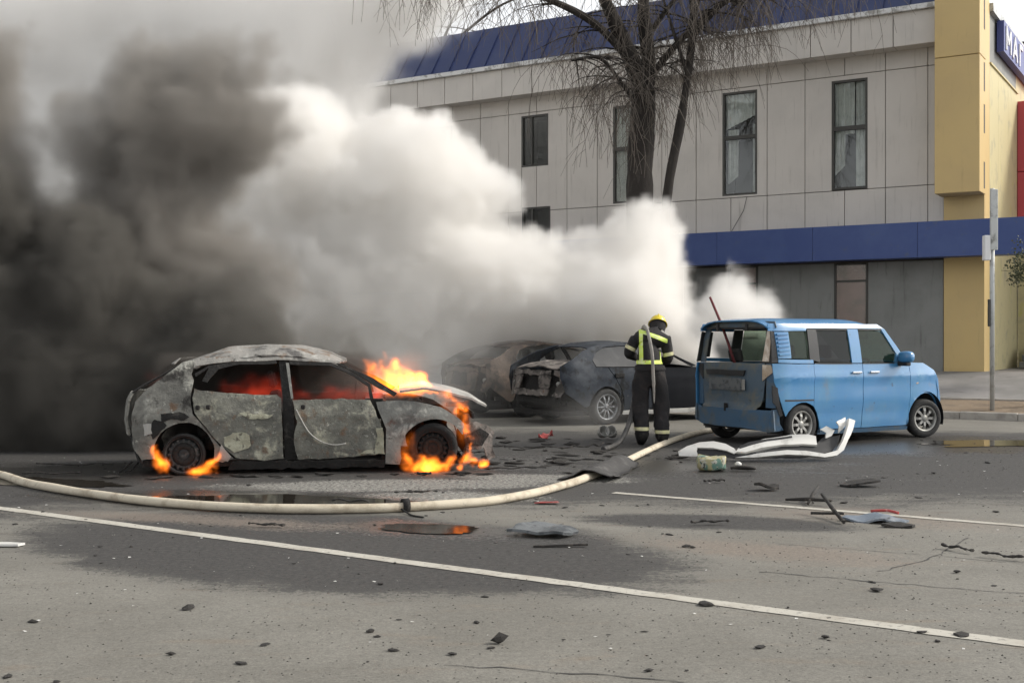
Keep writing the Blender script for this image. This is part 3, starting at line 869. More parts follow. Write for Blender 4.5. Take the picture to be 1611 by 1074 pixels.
def far_tree():
    rnd = random.Random(44)
    t = empty('bare_tree', (-3.5, 50.0, 0.7))
    tag(t, 'leafless tree rising beyond the blue roof', 'tree')
    tk, br, tw = MB(), MB(), MB()
    P = limb(tk, [(0, 0, -.1), (.1, 0, 4), (-.1, 0, 8), (.1, 0, 12)], .30, .14, 8, .1, 1)
    tk.build('trunk', M['bark'], t)
    for k in range(9):
        a = k * 0.72
        z = 6.5 + k * .7
        Q = limb(br, [(0, 0, z), (1.6*math.cos(a), 1.2*math.sin(a), z+1.4), (3.6*math.cos(a), 2.0*math.sin(a), z+2.6), (5.6*math.cos(a), 3.0*math.sin(a), z+3.0)], .09, .03, 5, .1, k)
        bough_twigs(rnd, Q, br, tw, 3, 2, 1.8, 6, 1.8, .12, .03, .5)
    br.build('branches', M['bark'], t)
    o = tw.build('twigs', M['twig'], t); o['kind'] = 'stuff'
far_tree()

def leafy_tree():
    rnd = random.Random(9)
    t = empty('leafy_tree', (9.95, 21.9, 0.15))
    tag(t, 'small leafy tree with overhanging dull green foliage by the entrance', 'tree')
    MB().tube([(0, 0, -.05), (.03, .02, 1.0), (-.04, 0, 2.0), (.02, 0, 2.9)], [.08, .07, .06, .04], 8).build('trunk', M['bark'], t)
    cr = MB()
    for c, r, n in (((-.25, -.15, 2.85), .50, 560), ((-.55, -.2, 2.62), .30, 260), ((.25, .1, 3.05), .55, 420), ((.2, -.3, 2.5), .45, 300), ((-.62, -.15, 2.42), .16, 80)):
        for _ in range(n):
            v = Vector((rnd.gauss(0, 1), rnd.gauss(0, 1), rnd.gauss(0, 1))).normalized() * r * (rnd.random() ** .45)
            p = Vector(c) + v
            a, b = Vector((rnd.uniform(-1, 1), rnd.uniform(-1, 1), rnd.uniform(-1, .4))).normalized(), Vector((rnd.uniform(-1, 1), rnd.uniform(-1, 1), rnd.uniform(-1, 1))).normalized()
            b = (b - a*b.dot(a)).normalized()
            l, w = rnd.uniform(.035, .065), rnd.uniform(.014, .026)
            cr.add([p, p + a*l*.5 + b*w, p + a*l, p + a*l*.5 - b*w], [(0, 1, 2, 3)])
    for _ in range(26):
        d = Vector((rnd.uniform(-1, 1), rnd.uniform(-1, 1), rnd.uniform(.1, 1)))
        cr.tube(strand(rnd, (0, 0, 2.3), d, rnd.uniform(.4, .9), .1, 4), [.014, .011, .008, .006, .004], 4)
    cr.build('crown', M['leaf'], t)
leafy_tree()

# ------------------------------------------------------------------ wheels
def tyre_prof(Rr, rim, w):
    return [(rim, -w*.42), (rim+.02, -w*.5), (Rr-.03, -w*.5), (Rr-.008, -w*.40), (Rr, -w*.22), (Rr, w*.22), (Rr-.008, w*.40), (Rr-.03, w*.5), (rim+.02, w*.5), (rim, w*.42)]

def wheel(parent, x, y, z, Rr, rim, w, style, mt, mr, steer=0.0, side=-1, tilt=0.0):
    """side -1: outer face towards -y"""
    hub = MB()
    hub.lathe([(0.0, 0.0), (.06, 0.0), (.06, -.05*1), (rim*.62, -.05), (rim*.62, .02), (0.0, .02)], 20, 'y')
    o = hub.build('wheel', M['char'], parent, (x, y, z))
    o.rotation_euler = (tilt, 0, steer + (0 if side == -1 else PI))
    MB().lathe(tyre_prof(Rr, rim, w), 40, 'y').build('tyre', mt, o)
    rm = MB()
    # barrel: rim flange and well
    rm.lathe([(rim+.006, -w*.47), (rim-.012, -w*.47), (rim-.02, -w*.30), (rim-.035, .0), (rim-.02, w*.42), (rim+.006, w*.45)], 40, 'y')
    yo = -w*.36
    if style == 'steel':
        rm.lathe([(0, yo+.03), (.05, yo+.01), (.075, yo+.03), (rim*.55, yo+.035), (rim*.68, yo-.005), (rim*.80, yo+.015), (rim-.014, yo+.06)], 40, 'y')
        for k in range(16):
            a = 2*PI*k/16
            c = Matrix.Rotation(a, 4, 'Y') @ Matrix.Translation((rim*.74, yo-.004, 0))
            rm.box(-.020, .020, -.004, .012, -.012, .012, c)
    else:
        n = style
        rm.lathe([(0, yo-.012), (.035, yo-.012), (.05, yo), (.062, yo+.02), (.062, yo+.05)], 24, 'y')
        for k in range(n):
            a = 2*PI*k/n
            c = Matrix.Rotation(a, 4, 'Y')
            hw0, hw1 = (.019, .027) if n <= 8 else (.012, .017)
            vs = []
            for (r, hw, dy) in ((.045, hw0, 0), (rim*.6, hw0*.85, -.008), (rim-.012, hw1, .012)):
                for sgn in (-1, 1):
                    for d in (0, .028):
                        vs.append(c @ Vector((r, yo + dy + d, sgn*hw)))
            f = []
            for i in (0, 4):
                f += [(i, i+4, i+6, i+2), (i+1, i+3, i+7, i+5), (i, i+1, i+5, i+4), (i+2, i+6, i+7, i+3)]
            rm.add(vs, f)
    rm.build('rim', mr, o)
    return o

def seat_mesh(x, y, w=0.5, h=0.62, z0=0.38, rest=True):
    mb = MB()
    mb.bbox(x, x+.50, y-w/2, y+w/2, z0, z0+.16, .04)
    m = Matrix.Translation((x+.02, y, z0+.14)) @ Matrix.Rotation(R(-14), 4, 'Y')
    mb.bbox(-.08, .06, -w/2, w/2, 0, h, .035, m)
    if rest: mb.bbox(-.06, .03, -.13, .13, h+.03, h+.22, .03, m)
    return mb

# ------------------------------------------------------------------ the blue van
def build_van():
    car = empty('blue_van', (3.07, 16.51, 0.0), R(31.2))
    tag(car, 'bright blue boxy minivan with blown-out windows and sooted rear', 'van')
    def hw(x, z):
        b = interp(z, [(.12, .76), (.2, .79), (.34, .815), (.6, .835), (.95, .835), (1.12, .82), (1.35, .785), (1.6, .735), (1.67, .705), (1.72, .66)])
        b += .012*math.exp(-((z-.93)/.045)**2) - .010*math.exp(-((z-.40)/.09)**2)
        if x < .32: b -= .055*((.32-x)/.32)**2
        if x > 2.5: b -= .15*((x-2.5)/1.1)**2
        return b
    def S(sg):
        return lambda x, z: (x, sg*hw(x, z), z)
    arch_r = [(.565+.335*math.cos(R(a)), .255+.335*math.sin(R(a))) for a in range(-10, 200, 15)]
    arch_f = [(3.095+.375*math.cos(R(a)), .285+.375*math.sin(R(a))) for a in range(-12, 200, 15)]
    bl = M['van_blue']
    for sg in (-1, 1):
        near = sg == -1
        f = S(sg); o = (0, sg, 0)
        dn = lambda p: noise.noise_vector(p*2.4)*.007 + noise.noise_vector(p*.9)*.008
        def P(n, poly, mat=bl, par=car, **k): return panel(n, poly, f, mat, par, out=o, warp=dn, **k)
        q = [(.04, 1.13), (.775, 1.115), (.775, .525)] + [p for p in arch_r if p[0] < .775 and p[1] > .35]
        q += [(.20, .50), (.15, .62), (.12, .74), (.05, .90)] if near else [(.20, .40), (.04, .5)]
        P('quarter_panel', q)
        P('quarter_trim', [(.13, 1.135), (.775, 1.12), (.775, 1.175), (.13, 1.19)])
        sd = P('sliding_door', [(.775, 1.115), (1.735, 1.115), (1.735, .2), (.92, .2), (.898, .30), (.85, .43), (.775, .525)], step=.06)
        fd = P('front_door', [(1.74, 1.115), (2.705, 1.118), (2.72, .66), (2.72, .2), (1.74, .2)], step=.06)
        P('fender', [(2.71, 1.118), (3.05, 1.11), (3.34, 1.0), (3.48, .85), (3.55, .55), (3.57, .24)] + [p for p in arch_f if p[1] > .21] + [(2.722, .21), (2.722, .66)])
        P('sill', [(.90, .193), (2.73, .193), (2.73, .13), (.90, .13)], mat=M['van_bumper'])
        P('roof_rail', [(.04, 1.57), (.70, 1.57), (.72, 1.605), (2.20, 1.607), (2.29, 1.60), (2.16, 1.675), (.06, 1.675)])
        P('rear_pillar', [(.03, 1.135), (.125, 1.14), (.125, 1.568), (.075, 1.568)], mat=M['black_plastic'])
        P('middle_pillar', [(1.53, 1.122), (1.735, 1.122), (1.735, 1.602), (1.515, 1.602)])
        P('windscreen_pillar', [(2.21, 1.603), (2.29, 1.603), (2.63, 1.2), (2.70, 1.122), (2.40, 1.118), (2.455, 1.25)])
        P('sliding_door_frame', [(.705, 1.18), (.90, 1.13), (.90, 1.60), (.72, 1.60)], mat=M['black_plastic'])
        if near:
            sp = P('louvre_panel', [(.13, 1.195), (.36, 1.195), (.375, 1.562), (.13, 1.562)])
            for k in range(6):
                z = 1.235 + k*.055
                MB().box(.15, .345, -hw(.25, z)-.014, -hw(.25, z)+.01, z, z+.022).build('louvre', bl, sp)
        else:
            P('rear_pillar_inner', [(.13, 1.195), (.30, 1.195), (.32, 1.562), (.13, 1.562)], mat=M['interior'])
        if near:
            fi = lambda x, z: (x, sg*(hw(x, z)-.02), z)
            panel('vent_window', [(.385, 1.195), (.695, 1.185), (.695, 1.562), (.395, 1.562)], fi, M['van_glass'], car, thick=.004, out=o, step=.3)
            panel('sliding_window', [(.905, 1.135), (1.525, 1.125), (1.512, 1.598), (.905, 1.598)], fi, M['van_glass_dark'], sd, thick=.004, out=o, step=.3)
            panel('front_window', [(1.742, 1.122), (2.39, 1.12), (2.445, 1.25), (2.205, 1.598), (1.742, 1.60)], fi, M['van_glass'], fd, thick=.004, out=o, step=.3)
        else:
            fo = lambda x, z: (x, sg*(hw(x, z)-.02), z)
            panel('sliding_window', [(.905, 1.135), (1.525, 1.125), (1.512, 1.598), (.905, 1.598)], fo, M['van_glass'], sd, thick=.004, out=o, step=.3)
            panel('front_window', [(1.742, 1.122), (2.39, 1.12), (2.445, 1.25), (2.205, 1.598), (1.742, 1.60)], fo, M['van_glass'], fd, thick=.004, out=o, step=.3)
        for (pp, pr) in (([(.80, 1.128), (1.53, 1.118), (1.53, 1.106), (.80, 1.112)], sd), ([(1.745, 1.118), (2.39, 1.116), (2.39, 1.104), (1.745, 1.106)], fd), ([(.905, 1.598), (1.512, 1.598), (1.512, 1.585), (.905, 1.585)], sd), ([(1.742, 1.60), (2.205, 1.598), (2.215, 1.584), (1.742, 1.586)], fd)):
            panel('window_seal', pp, lambda x, z: (x, sg*(hw(x, z)+.004), z), M['black_plastic'], pr, thick=.012, gap=0, out=o, step=.2)
        for (x, par) in ((1.50, sd), (1.86, fd)):
            h = MB()
            h.bbox(x, x+.19, sg*hw(x, .985)-.032, sg*hw(x, .985)+.0, .972, 1.002, .008)
            h.build('handle', M['chrome'], par)
        if near:
            P('door_rail', [(.23, .612), (.772, .606), (.772, .626), (.23, .635)], mat=M['black_plastic'], thick=.012, gap=0).location.y = sg*.003
            P('side_repeater', [(2.86, .80), (2.91, .805), (2.91, .825), (2.86, .82)], mat=M['lamp_amber'], thick=.015, gap=0).location.y = sg*.004
        # arch liners
        for (cx, cz, r) in ((.565, .255, .36), (3.095, .285, .40)):
            m = MB()
            vs = []
            for k in range(15):
                a = R(-15 + 210*k/14)
                for yy in (.80, .50):
                    vs.append((cx + r*math.cos(a), sg*yy, cz + r*math.sin(a)))
            m.add(vs, [(2*k, 2*k+1, 2*k+3, 2*k+2) for k in range(14)], True)
            m.build('arch_liner', M['black_plastic'], car)
        # mirror
        if near:
            mi = MB()
            mm = Matrix.Translation((2.52, sg*.93, 1.20)) @ Matrix.Rotation(R(10), 4, 'Z')
            bm = bmesh.new(); bmesh.ops.create_icosphere(bm, subdivisions=3, radius=1)
            vs = []
            for v in bm.verts:
                c = v.co
                c = Vector([math.copysign(abs(t)**.7, t) for t in c])
                vs.append(mm @ Vector((c.x*.085, c.y*.115, c.z*.085)))
            mi.add(vs, [tuple(v.index for v in ff.verts) for ff in bm.faces], True); bm.free()
            mo = mi.build('mirror', bl, car)
            MB().bbox(2.46, 2.56, sg*.93-.06, sg*.80, 1.07, 1.13, .015).build('mirror_stalk', M['black_plastic'], mo)
    # roof
    def rz(x, y):
        z = 1.752 - .115*(abs(y)/.705)**4.5
        if x < .5: z -= .035*((.5-x)/.5)**2
        if x > 1.7: z -= .10*((x-1.7)/.6)**2
        return z
    panel('roof', [(.04, -.70), (2.30, -.70), (2.34, 0), (2.30, .70), (.04, .70), (.02, 0)], lambda x, y: (x, y, rz(x, y)), bl, car, out=(0, 0, 1), gap=0, step=.1)
    # rear
    def rx(y, z):
        x = .015 + .075*(abs(y)/.8)**3
        if z > 1.1: x += .10*(z-1.1)/.55
        if z < .52: x -= .045
        return x
    F = lambda y, z: (rx(y, z), y, z)
    o = (-1, 0, 0)
    def dent(p):
        d = -0.03*math.exp(-(((p.y-.05)/.35)**2 + ((p.z-.62)/.22)**2))
        return Vector((-d, 0, 0)) + noise.noise_vector(p*5)*.010
    tg = panel('tailgate', [(-.62, 1.13), (.66, 1.13), (.68, .98), (.62, .50), (.52, .44), (-.50, .44), (-.60, .62), (-.64, .92)], F, M['van_rear'], car, out=o, warp=dent, step=.05)
    panel('tailgate_frame', [(-.74, 1.615), (.72, 1.615), (.70, 1.70), (-.70, 1.70)], F, M['van_rear'], car, out=o, warp=dent)
    for sg in (-1, 1):
        panel('tailgate_pillar', [(sg*.60, 1.13), (sg*.745, 1.13), (sg*.715, 1.612), (sg*.56, 1.612), (sg*.585, 1.5), (sg*.60, 1.3)], F, M['van_rear'] if sg > 0 else M['black_plastic'], tg, out=o, warp=dent)
        panel('rear_corner', [(sg*.645, 1.125), (sg*.785, 1.125), (sg*.80, .52), (sg*.64, .52), (sg*.655, .95)], F, M['van_bumper'], car, out=o)
        MB().bbox(-.02, .03, -.02, .02, -.05, .05, .01, Matrix.Translation((.02, sg*.3, 1.62))).build('hinge', M['black_plastic'], tg)
    panel('tail_lamp', [(-.585, 1.15), (-.70, 1.15), (-.675, 1.58), (-.60, 1.58)], lambda y, z: (rx(y, z)-.012, y, z), M['lamp_amber'], car, out=o)
    panel('lamp_cluster', [(-.60, 1.11), (-.735, 1.11), (-.79, 1.02), (-.60, .88)], lambda y, z: (rx(y, z)-.018, y, z), M['lamp_amber'], car, out=o, thick=.03)
    panel('lamp_cluster', [(.64, 1.11), (.735, 1.11), (.79, 1.02), (.64, .88)], lambda y, z: (rx(y, z)-.015, y, z), M['black_plastic'], car, out=o, thick=.03)
    fb = lambda y, z: (rx(y, z)-.02, y, z)
    panel('number_plate_recess', [(-.22, .92), (.47, .92), (.47, .74), (-.22, .74)], fb, M['debris_grey'], tg, out=o, warp=dent, thick=.012)
    panel('garnish', [(-.30, 1.03), (.55, 1.03), (.52, .955), (-.27, .945)], lambda y, z: (rx(y, z)-.03, y, z), M['black_plastic'], tg, out=o, warp=dent)
    MB().bbox(-.02, .0, -.30, -.24, .75, .90, .006).build('plate_bracket', M['alloy'], tg)
    MB().bbox(-.03, .01, .06, .12, .44, .56, .01).build('latch', M['char'], tg)
    bp = panel('rear_bumper', [(-.80, .50), (-.62, .49), (.62, .49), (.83, .53), (.84, .30), (.62, .245), (-.50, .225), (-.74, .19), (-.82, .22)], F, M['van_bumper'], car, out=o, thick=.03, step=.05, warp=lambda p: noise.noise_vector(p*4)*.012)
    panel('bumper_corner', [(.02, .50), (.10, .52), (.16, .45), (.17, .30), (.24, .22), (.06, .19), (.0, .22)], S(-1), M['van_bumper'], bp, out=(0, -1, 0), warp=lambda p: noise.noise_vector(p*6)*.02)
    panel('torn_trim', [(.02, .84), (.10, .80), (.13, .62), (.20, .42), (.16, .40), (.08, .55), (.03, .60)], lambda x, z: (x, -hw(x, z)-.015, z), M['black_plastic'], car, out=(0, -1, 0), ragged=.015)
    panel('bumper_corner', [(.02, .53), (.16, .50), (.20, .36), (.24, .24), (.0, .28)], S(1), M['van_bumper'], bp, out=(0, 1, 0))
    # windscreen, bonnet, front
    fw = lambda t, y: (2.31 + .62*t + .06*(1-(y/.7)**2), y, 1.632 - .50*t - .03*(abs(y)/.66)**3)
    panel('windscreen', [(0.02, -.64), (1, -.70), (1, .70), (0.02, .64)], fw, M['van_glass'], car, out=(1, 0, 1), thick=.005, step=.2)
    hz = lambda x, y: interp(x, [(2.70, 1.15), (3.05, 1.12), (3.34, 1.01), (3.50, .85)]) - .04*(abs(y)/.75)**4
    panel('bonnet', [(2.74, -.78), (3.05, -.76), (3.34, -.70), (3.46, -.6), (3.50, 0), (3.46, .6), (3.34, .70), (3.05, .76), (2.74, .78)], lambda x, y: (x, y, hz(x, y)), bl, car, out=(0, 0, 1))
    fx = lambda y, z: (3.60 - .16*(abs(y)/.76)**3 - (0.0 if z < .7 else .35*(z-.7)), y, z)
    fp = panel('front_fascia', [(-.72, .22), (.72, .22), (.74, .88), (-.74, .88)], fx, bl, car, out=(1, 0, 0))
    panel('grille', [(-.5, .30), (.5, .30), (.5, .55), (-.5, .55)], lambda y, z: (fx(y, z)[0]+.01, y, z), M['black_plastic'], fp, out=(1, 0, 0))
    for sg in (-1, 1):
        panel('headlight', [(sg*.42, .72), (sg*.70, .74), (sg*.71, .88), (sg*.45, .84)], lambda y, z: (fx(y, z)[0]+.015, y, z), M['lamp_amber'], car, out=(1, 0, 0))
    # floor, bulkheads and seats
    MB().box(.10, 3.40, -.70, .70, .20, .30).box(2.75, 2.80, -.72, .72, .3, 1.08).box(.92, 2.6, -.74, .74, .16, .2).build('floor', M['interior'], car)
    db = MB(); db.bbox(2.40, 2.78, -.70, .70, .80, 1.10, .05); db.build('dashboard', M['interior'], car)
    for (x, y, w) in ((1.62, -.36, .5), (1.62, .36, .5)):
        seat_mesh(x, y, w, .62, .42).build('seat', M['seat'], car)
    seat_mesh(.62, -.36, .58, .60, .42).build('rear_seat', M['seat'], car)
    seat_mesh(.58, .36, .58, .56, .42).build('rear_seat', M['seat'], car)
    for sg in (-1, 1):
        MB().box(.30, 2.7, sg*.70-.02, sg*.70+.02, .3, 1.10).build('door_card', M['interior'], car)
    MB().box(.08, 2.2, -.60, .60, 1.60, 1.625).build('headlining', M['interior'], car)
    MB().lathe([(.17, -.012), (.185, 0), (.17, .012), (.155, 0)], 24, 'x', (2.28, -.36, 1.0), close=True).build('steering_wheel', M['black_plastic'], car)
    for (x, st) in ((.565, 0), (3.095, R(-14))):
        for sg in (-1, 1):
            wheel(car, x, sg*.735, .285, .285, .185, .17, 8, M['tyre'], M['alloy'], st, sg)
    MB().tube([(.565, -.7, .27), (.565, .7, .27)], .035, 8).build('axle', M['char'], car)
    return car
van = build_van()
bar = MB().tube([(0, 0, 0), (-.09, .10, .34), (-.20, .21, .70), (-.33, .32, 1.05)], [.022, .021, .02, .018], 8).build('metal_bar', pm('dark_red_paint', (.13, .018, .022), .6, spots=(((.05, .03, .03), 14, .5, .7),)), None, (3.22, 16.85, 1.02))
tag(bar, 'thin dark red bar sticking up through the van\'s rear window', 'bar')

# ------------------------------------------------------------------ the burning hatchback
def build_hatch():
    car = empty('burning_hatchback', (-3.604, 13.40, 0.0), R(6.46))
    tag(car, 'burnt-out ash grey hatchback with flames at its bonnet and wheels', 'car')
    def hw(x, z):
        b = interp(z, [(.05, .80), (.15, .83), (.3, .86), (.5, .87), (.7, .865), (.82, .85), (.92, .82), (1.05, .755), (1.2, .675), (1.3, .60)])
        b += .012*math.exp(-((z-.62)/.05)**2) - .012*math.exp(-((z-.35)/.08)**2)
        if x < 0: b -= .13*(-x/.6)**2
        if x > 2.4: b -= .13*((x-2.4)/.9)**2
        return b
    def buckle(p):
        n = noise.noise_vector(p*2.3 + Vector((3, 7, 1)))
        m = noise.noise_vector(p*7.0)
        return Vector((n.x*.008, n.y*.036 + m.y*.014, n.z*.012 + m.z*.006))
    F = [(2.668 + .36*math.cos(R(a)), .24 + .335*math.sin(R(a))) for a in range(-25, 206, 11)]
    Rr = [(.0 + .315*math.cos(R(a)), .245 + .315*math.sin(R(a))) for a in range(-25, 206, 11)]
    A = M['ash']
    for sg in (-1, 1):
        near = sg == -1
        f = lambda x, z: (x, sg*hw(x, z), z)
        o = (0, sg, 0)
        def P(n, poly, mat=A, par=car, **k):
            k.setdefault('warp', buckle); k.setdefault('step', .05); k.setdefault('thick', .014)
            return panel(n, poly, f, mat, par, out=o, **k)
        # rear quarter with the roof pillar
        q = [(.10, 1.225), (-.03, 1.215), (-.20, 1.08), (-.40, .93), (-.52, .78), (-.56, .60), (-.55, .30), (-.46, .16)]
        q += [(-.32, .17)] + [p for p in reversed(Rr) if p[1] > .15] + [(.40, .13), (.53, .17), (.345, .345), (.20, .52), (.10, .655), (.075, .80), (.09, .93), (.105, 1.02), (.075, 1.09)]
        P('rear_quarter', q, ragged=.008, seed=3)
        # rear door
        rd = P('rear_door', [(.115, .66), (.095, .80), (.11, .93), (.20, .905), (.455, .88), (.98, .86), (1.03, .82), (1.045, .55), (1.055, .16), (.84, .145), (.55, .175), (.36, .345), (.215, .53)], M['ash_door'], ragged=.010, seed=5)
        P('window_frame', [(.10, 1.09), (.24, 1.165), (.50, 1.205), (.96, 1.225), (.975, 1.19), (.56, 1.175), (.35, 1.125), (.24, .985), (.185, 1.00), (.245, 1.135), (.16, 1.08), (.115, 1.05)], M['char'], rd)
        # front door
        fd = P('front_door', [(1.15, .80), (1.55, .812), (1.98, .80), (2.03, .70), (2.10, .50), (2.13, .215), (1.90, .185), (1.20, .155), (1.155, .35), (1.19, .55)], M['ash_door'], ragged=.012, seed=9)
        P('window_frame', [(1.10, 1.215), (1.55, 1.20), (1.78, 1.105), (1.98, .975), (2.02, .81), (1.975, .80), (1.95, .945), (1.77, 1.065), (1.545, 1.16), (1.11, 1.175)], M['char'], fd)
        P('window_frame', [(1.06, 1.20), (1.10, 1.20), (1.16, .81), (1.13, .81)], M['ash_fender'], fd, warp=None)
        P('roof_rail', [(.07, 1.235), (.30, 1.26), (.60, 1.27), (1.0, 1.265), (1.55, 1.225), (1.66, 1.175), (1.57, 1.195), (.96, 1.228), (.50, 1.208), (.10, 1.16)], M['ash_roof'])
        P('windscreen_pillar', [(1.57, 1.205), (1.67, 1.185), (2.02, 1.03), (2.28, .87), (2.24, .835), (1.985, .975), (1.78, 1.105)], M['char'])
        P('middle_pillar', [(.985, 1.215), (1.075, 1.21), (1.15, .80), (1.19, .15), (1.06, .14), (1.04, .82)], M['char'], warp=lambda p: buckle(p) + Vector((0, -sg*.035, 0)))
        P('front_fender', [(2.04, .78), (2.30, .80), (2.46, .785), (2.74, .715), (2.93, .60), (3.01, .53), (2.995, .42)] + [p for p in F if p[1] > .10 and p[0] < 2.99] + [(2.30, .085), (2.14, .10), (2.145, .48), (2.06, .70)], M['ash_fender'])
        P('sill', [(.50, .135), (2.14, .155), (2.14, .055), (.45, .05)], M['char'], ragged=.02, seed=2)
        if near:
            P('bleached_patch', [(1.85, .20), (1.95, .245), (2.035, .26), (2.05, .40), (2.035, .49), (2.10, .50), (2.125, .40), (2.13, .215)], M['cream_ash'], fd, gap=0, thick=.006, ragged=.02).location.y = -.012
            P('bleached_patch', [(.42, .42), (.62, .46), (.70, .40), (.66, .30), (.60, .24), (.52, .23), (.45, .32)], M['cream_ash'], rd, gap=0, thick=.006, ragged=.045, seed=6).location.y = -.013
            P('bleached_patch', [(.60, .68), (.80, .66), (.95, .64), (.92, .60), (.72, .60), (.62, .63)], M['cream_ash'], rd, gap=0, thick=.006, ragged=.035, seed=16).location.y = -.013
            P('bleached_patch', [(.34, .18), (.40, .33), (.50, .19), (.46, .145)], M['hood_ash'], None or car, gap=0, thick=.008, ragged=.008).location.y = -.016
            MB().tube(smooth_path([(1.19, -.905, .70), (1.24, -.905, .60), (1.33, -.905, .45), (1.46, -.90, .35), (1.60, -.90, .315), (1.72, -.90, .33)], 4), .008, 6).build('peeled_seal', M['hood_ash'], fd)
            for (x0, z0) in ((.13, .70), (.24, .705), (1.24, .70)):
                MB().bbox(x0, x0+.045, -.895, -.86, z0, z0+.05, .01).build('handle_hole', M['char'], rd if x0 < 1 else fd)
            P('charred_patch', [(-.25, .665), (.02, .67), (.07, .62), (.0, .585), (-.12, .60), (-.22, .565)], M['char'], gap=0, thick=.006, ragged=.02, seed=31).location.y = -.012
            P('charred_patch', [(-.30, .60), (-.20, .585), (-.16, .54), (-.24, .47), (-.33, .40), (-.36, .5)], M['char'], gap=0, thick=.006, ragged=.03, seed=32).location.y = -.012
            P('bleached_patch', [(-.42, .55), (-.34, .56), (-.33, .45), (-.41, .43)], M['hood_ash'], car, gap=0, thick=.006, ragged=.02, seed=35).location.y = -.014
        for (cx, cz, r) in ((.0, .245, .33), (2.668, .24, .36)):
            vs = []
            for k in range(15):
                a = R(-20 + 220*k/14)
                for yy in (.80, .45):
                    vs.append((cx + r*math.cos(a), sg*yy, cz + r*math.sin(a)))
            MB().add(vs, [(2*k, 2*k+1, 2*k+3, 2*k+2) for k in range(14)], True).build('arch_liner', M['char'], car)
    # roof
    zr = [(-.05, 1.225), (.101, 1.27), (.373, 1.36), (.784, 1.397), (1.197, 1.383), (1.50, 1.32), (1.69, 1.235)]
    def rz(x, y):
        return interp(x, zr) - .125*(min(1.1, abs(y)/.64))**2.4
    rw = lambda p: noise.noise_vector(p*2.6)*.022 + noise.noise_vector(p*9)*.008 + Vector((0, 0, -.035*math.exp(-(((p.x-.62)/.14)**2 + ((p.y+.35)/.3)**2))))
    panel('roof', [(-.04, -.60), (.3, -.63), (1.0, -.63), (1.62, -.60), (1.70, -.3), (1.69, .3), (1.62, .60), (1.0, .63), (.3, .63), (-.04, .60)], lambda x, y: (x, y, rz(x, y)), M['ash_roof'], car, out=(0, 0, 1), warp=rw, ragged=.02, step=.06)
    # tailgate: a bare frame
    gx = lambda y, z: (interp(z, [(.10, -.62), (.35, -.70), (.575, -.735), (.80, -.71), (.90, -.66), (1.21, -.10)]) + .13*(abs(y)/.75)**2.4, y, z)
    tg = panel('tailgate', [(-.70, .42), (.70, .42), (.72, .88), (-.72, .88)], gx, A, car, out=(-1, 0, 0), warp=buckle, ragged=.01)
    for sg in (-1, 1):
        panel('tailgate_arm', [(sg*.70, .88), (sg*.62, .88), (sg*.52, 1.2), (sg*.60, 1.2)], gx, M['char'], tg, out=(-1, 0, 1), warp=buckle)
    panel('spoiler', [(-.62, 1.17), (.62, 1.17), (.58, 1.225), (-.58, 1.225)], lambda y, z: (gx(y, z)[0]-.06, y, z+.02), M['ash_roof'], tg, out=(-1, 0, 1), warp=rw)
    panel('rear_bumper_beam', [(-.74, .12), (.74, .12), (.74, .40), (-.74, .40)], lambda y, z: (gx(y, z)[0]+.03, y, z), M['char'], car, out=(-1, 0, 0), warp=buckle, ragged=.02)
    m = MB(); m.tube([(-.58, -.60, .13), (-.66, -.63, .06), (-.72, -.62, .02)], .012, 5); m.tube([(-.52, -.55, .12), (-.60, -.60, .03), (-.66, -.58, .015)], .01, 5)
    m.build('hanging_strip', M['char'], car)
    # bonnet: sprung open above the wing
    hz = [(2.22, .885), (2.57, .940), (2.88, .878), (3.11, .805), (3.29, .685)]
    panel('bonnet', [(2.30, -.69), (2.60, -.71), (2.95, -.69), (3.18, -.62), (3.29, -.42), (3.30, 0), (3.29, .42), (3.18, .62), (2.95, .69), (2.30, .69)], lambda x, y: (x, y, interp(x, hz) + .03 - .045*(abs(y)/.7)**2), M['hood_ash'], car, out=(0, 0, 1), warp=lambda p: noise.noise_vector(p*3)*.012, thick=.022, step=.05)
    # engine bay remains
    e = MB(); e.bbox(2.45, 2.85, -.25, .35, .30, .68, .05).bbox(2.55, 2.75, -.45, -.28, .40, .62, .03)
    e.lathe([(.0, -.06), (.09, -.06), (.09, .06), (0, .06)], 16, 'y', (2.75, -.42, .55)); e.build('engine', M['char'], car)
    cm = MB(); cm.bbox(3.16, 3.22, -.66, .66, .24, .36, .015).bbox(3.02, 3.08, -.62, .62, .16, .62, .01).bbox(3.10, 3.14, -.60, .60, .57, .63, .01)
    cm.build('radiator_support', M['char'], car)
    nw = lambda p: noise.noise_vector(p*9)*.03
    nb = panel('front_bumper_remnant', [(3.0, .50), (3.15, .54), (3.30, .50), (3.36, .42), (3.34, .28), (3.37, .15), (3.28, .09), (3.22, .24), (3.10, .22), (3.05, .12), (3.0, .16)], lambda x, z: (x, -.72 + .5*max(0, x-3.1)**1.0, z), M['sedan_burnt'], car, out=(0, -1, 0), warp=nw, ragged=.02, thick=.01)
    panel('headlamp_shell', [(3.04, .42), (3.20, .46), (3.28, .40), (3.22, .28), (3.08, .27)], lambda x, z: (x, -.76 + .5*max(0, x-3.1), z), M['char'], car, out=(0, -1, 0), warp=nw, ragged=.015)
    # cabin: floor, firewall, seat frames
    MB().box(-.45, 3.0, -.72, .72, .08, .15).box(2.10, 2.15, -.74, .74, .15, .78).build('floor', M['char'], car)
    MB().box(1.92, 2.12, -.70, .70, .58, .80).build('dashboard', M['char'], car)
    for (x, y) in ((1.05, -.36), (1.05, .36)):
        seat_mesh(x, y, .46, .55, .22).build('seat', M['char'], car)
    seat_mesh(.18, 0, 1.2, .50, .24, False).build('rear_seat', M['char'], car)
